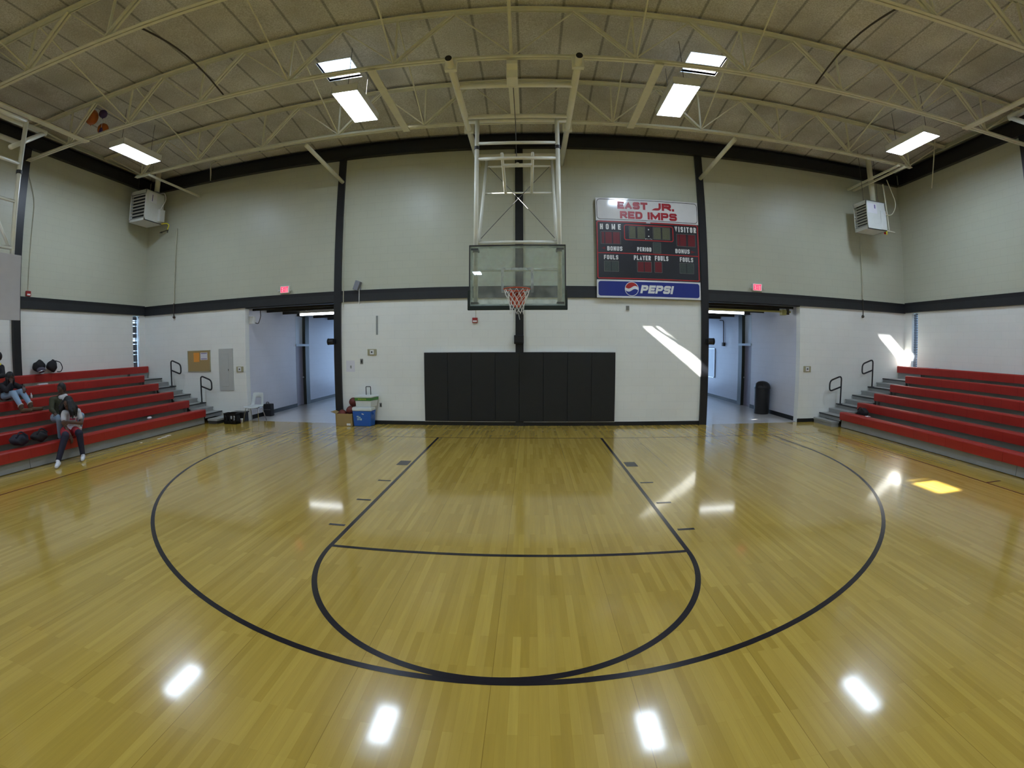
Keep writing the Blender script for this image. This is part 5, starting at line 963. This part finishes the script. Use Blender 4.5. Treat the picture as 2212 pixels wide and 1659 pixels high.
# C: person bent forward, jeans and brown boots
C_ = thing('person', 'person in black jacket and brown boots hunched on a middle row', 'person', (-10.8, -3.95, .9), 'people on the bleachers')
hipR, hipL = (-10.80, -4.02, 1.25), (-10.80, -3.86, 1.25); knR, knL = (-10.40, -3.98, 1.31), (-10.40, -3.78, 1.33); anR, anL = (-10.16, -3.95, 1.01), (-10.16, -3.72, 1.03)
wa, ch, nk = (-10.80, -3.94, 1.36), (-10.72, -3.93, 1.46), (-10.66, -3.92, 1.54); shR, shL = (-10.70, -4.10, 1.47), (-10.70, -3.78, 1.47); elR, elL = (-10.48, -4.10, 1.38), (-10.50, -3.70, 1.40); wrR, wrL = (-10.45, -3.99, 1.53), (-10.36, -3.76, 1.43)
hc = (-10.62, -3.92, 1.62); hf_ = (.88, .10, -.45)
b = MB(); limb(b, [hipR, knR, anR], [.075, .058, .04]); limb(b, [hipL, knL, anL], [.075, .058, .04]); limb(b, [hipR, hipL], [.09, .09]); limb(b, [(-10.80, -3.94, 1.26), wa, ch], [.11, .11, .115]); limb(b, [shR, shL], [.055, .055]); limb(b, [ch, nk, hc], [.08, .045, .045]); limb(b, [shR, elR, wrR], [.046, .036, .025]); limb(b, [shL, elL, wrL], [.046, .036, .025])
hand(b, wrR, (-.3, .2, .9), (.6, 0, 0), sgn=1); hand(b, wrL, (.6, -.2, -.6), (-.3, 0, -.9), sgn=-1); fC = head(b, hc, hf_); b.build('body', M['skinB'], C_, remesh=.006); face_parts(C_, hc, *fC)
b = MB(); limb(b, [(-10.80, -3.94, 1.28), wa, ch], [.13, .13, .135]); limb(b, [(-10.70, -4.08, 1.47), (-10.70, -3.80, 1.47)], [.078, .078]); limb(b, [shR, elR, tuple(V(elR).lerp(V(wrR), .8))], [.066, .056, .042]); limb(b, [shL, elL, tuple(V(elL).lerp(V(wrL), .8))], [.066, .056, .042]); b.build('jacket', M['jacket'], C_, remesh=.008)
for p in ((hipR, knR, anR), (hipL, knL, anL)): b = MB(); limb(b, [p[0], p[1], tuple(V(p[1]).lerp(V(p[2]), .75))], [.085, .070, .055]); b.build('jeans_leg', M['jeans'], C_, remesh=.008)
for (h_, t_, a_, k_) in (((-10.17, -3.95, .905), (-10.02, -3.82, .905), anR, knR), ((-10.17, -3.73, .905), (-10.02, -3.56, .905), anL, knL)):
    b = MB(); h_, t_ = V(h_), V(t_); z = V((0,0,1)); b.cap(h_+z*.05, .050, t_+z*.045, .040); b.cap(h_+z*.05, .050, V(a_)+(V(k_)-V(a_))*.12, .060); bo = b.build('boot', M['boot'], C_, remesh=.008)
    d = (V(k_)-V(a_)).normalized(); q = V(a_)+(V(k_)-V(a_))*.16; s1 = d.cross(z).normalized(); s2 = d.cross(s1); MB().tube([q+(s1*math.cos(w)+s2*math.sin(w))*.055 for w in [2*PI*i/16 for i in range(16)]], .014, 8, closed=True).build('boot_cuff', M['fleece'], bo, smooth=True)
f, u, r_, Q = fC; c = V(hc); b = MB(); b.sphere(c-f*.026+u*.04, (.094, .104, .108), 16, 10, Q)
for i in range(18):
    a = math.radians(70+220*i/17); base = c+(f*math.cos(a)+r_*math.sin(a))*.08; end = base+V((0.02, 0, -1))*random.uniform(.12, .18); b.cap(base, .028, end, .012, 8)
b.build('hair', M['hair'], C_, remesh=.009)

# D: person at the frame edge
D = thing('person', 'dark-haired person in black track suit at the left picture edge', 'person', (-11.35, -4.0, 1.14), 'people on the bleachers')
hipR, hipL = (-11.32, -4.12, 1.51), (-11.32, -3.96, 1.51); knR, knL = (-10.88, -4.46, 1.56), (-10.86, -4.27, 1.54); anR, anL = (-10.74, -4.50, 1.25), (-10.72, -4.30, 1.25)
wa, ch, nk = (-11.30, -3.95, 1.62), (-11.26, -3.92, 1.82), (-11.24, -3.90, 1.93); shR, shL = (-11.26, -4.10, 1.86), (-11.26, -3.76, 1.86); elR, elL = (-11.10, -4.24, 1.68), (-11.10, -3.82, 1.68); wrR, wrL = (-10.93, -4.36, 1.66), (-10.92, -4.18, 1.65)
hc = (-11.22, -3.87, 2.06); hf_ = (.85, -.5, -.1)
b = MB(); limb(b, [hipR, knR, anR], [.08, .06, .04]); limb(b, [hipL, knL, anL], [.08, .06, .04]); limb(b, [hipR, hipL], [.09, .09]); limb(b, [(-11.32, -4.02, 1.53), wa, ch], [.115, .11, .12]); limb(b, [shR, shL], [.056, .056]); limb(b, [ch, nk, hc], [.08, .046, .046]); limb(b, [shR, elR, wrR], [.046, .038, .026]); limb(b, [shL, elL, wrL], [.046, .038, .026])
hand(b, wrR, (.9, .1, -.2), (0, 0, -1), sgn=1); hand(b, wrL, (.9, -.1, -.2), (0, 0, -1), sgn=-1); fD = head(b, hc, hf_); b.build('body', M['skinB'], D, remesh=.006); face_parts(D, hc, *fD)
b = MB(); limb(b, [(-11.32, -4.02, 1.54), wa, ch], [.13, .13, .138]); limb(b, [(-11.26, -4.08, 1.85), (-11.26, -3.78, 1.85)], [.076, .076]); limb(b, [shR, elR, tuple(V(elR).lerp(V(wrR), .85))], [.064, .055, .042]); limb(b, [shL, elL, tuple(V(elL).lerp(V(wrL), .85))], [.064, .055, .042]); b.build('track_jacket', M['jacket'], D, remesh=.008)
for p in ((hipR, knR, anR), (hipL, knL, anL)):
    b = MB(); limb(b, [p[0], p[1], tuple(V(p[1]).lerp(V(p[2]), .95))], [.09, .072, .055]); le = b.build('track_pants_leg', M['jacket'], D, remesh=.008)
    q0, q1, q2 = V(p[0])+V((.05, .02, .075)), V(p[1])+V((.03, .02, .062)), V(p[2])+V((.05, .0, .0)); MB().tube([q0, q1, q2], .012, 6).build('white_stripe', M['shirt'], le)
shoe(D, (-10.78, -4.50, 1.15), (-10.64, -4.54, 1.15), 'shoe', M['bag']); shoe(D, (-10.76, -4.30, 1.15), (-10.62, -4.32, 1.15), 'shoe', M['bag'])
f, u, r_, Q = fD; c = V(hc); b = MB(); b.sphere(c-f*.025+u*.045, (.105, .108, .115), 16, 10, Q); b.build('hair', M['hair'], D, remesh=.009)
MB().cap((-11.23, -3.80, 1.935), .02, (-11.15, -3.86, 1.92), .02).build('neck_scarf', M['yellow'], D, smooth=True)
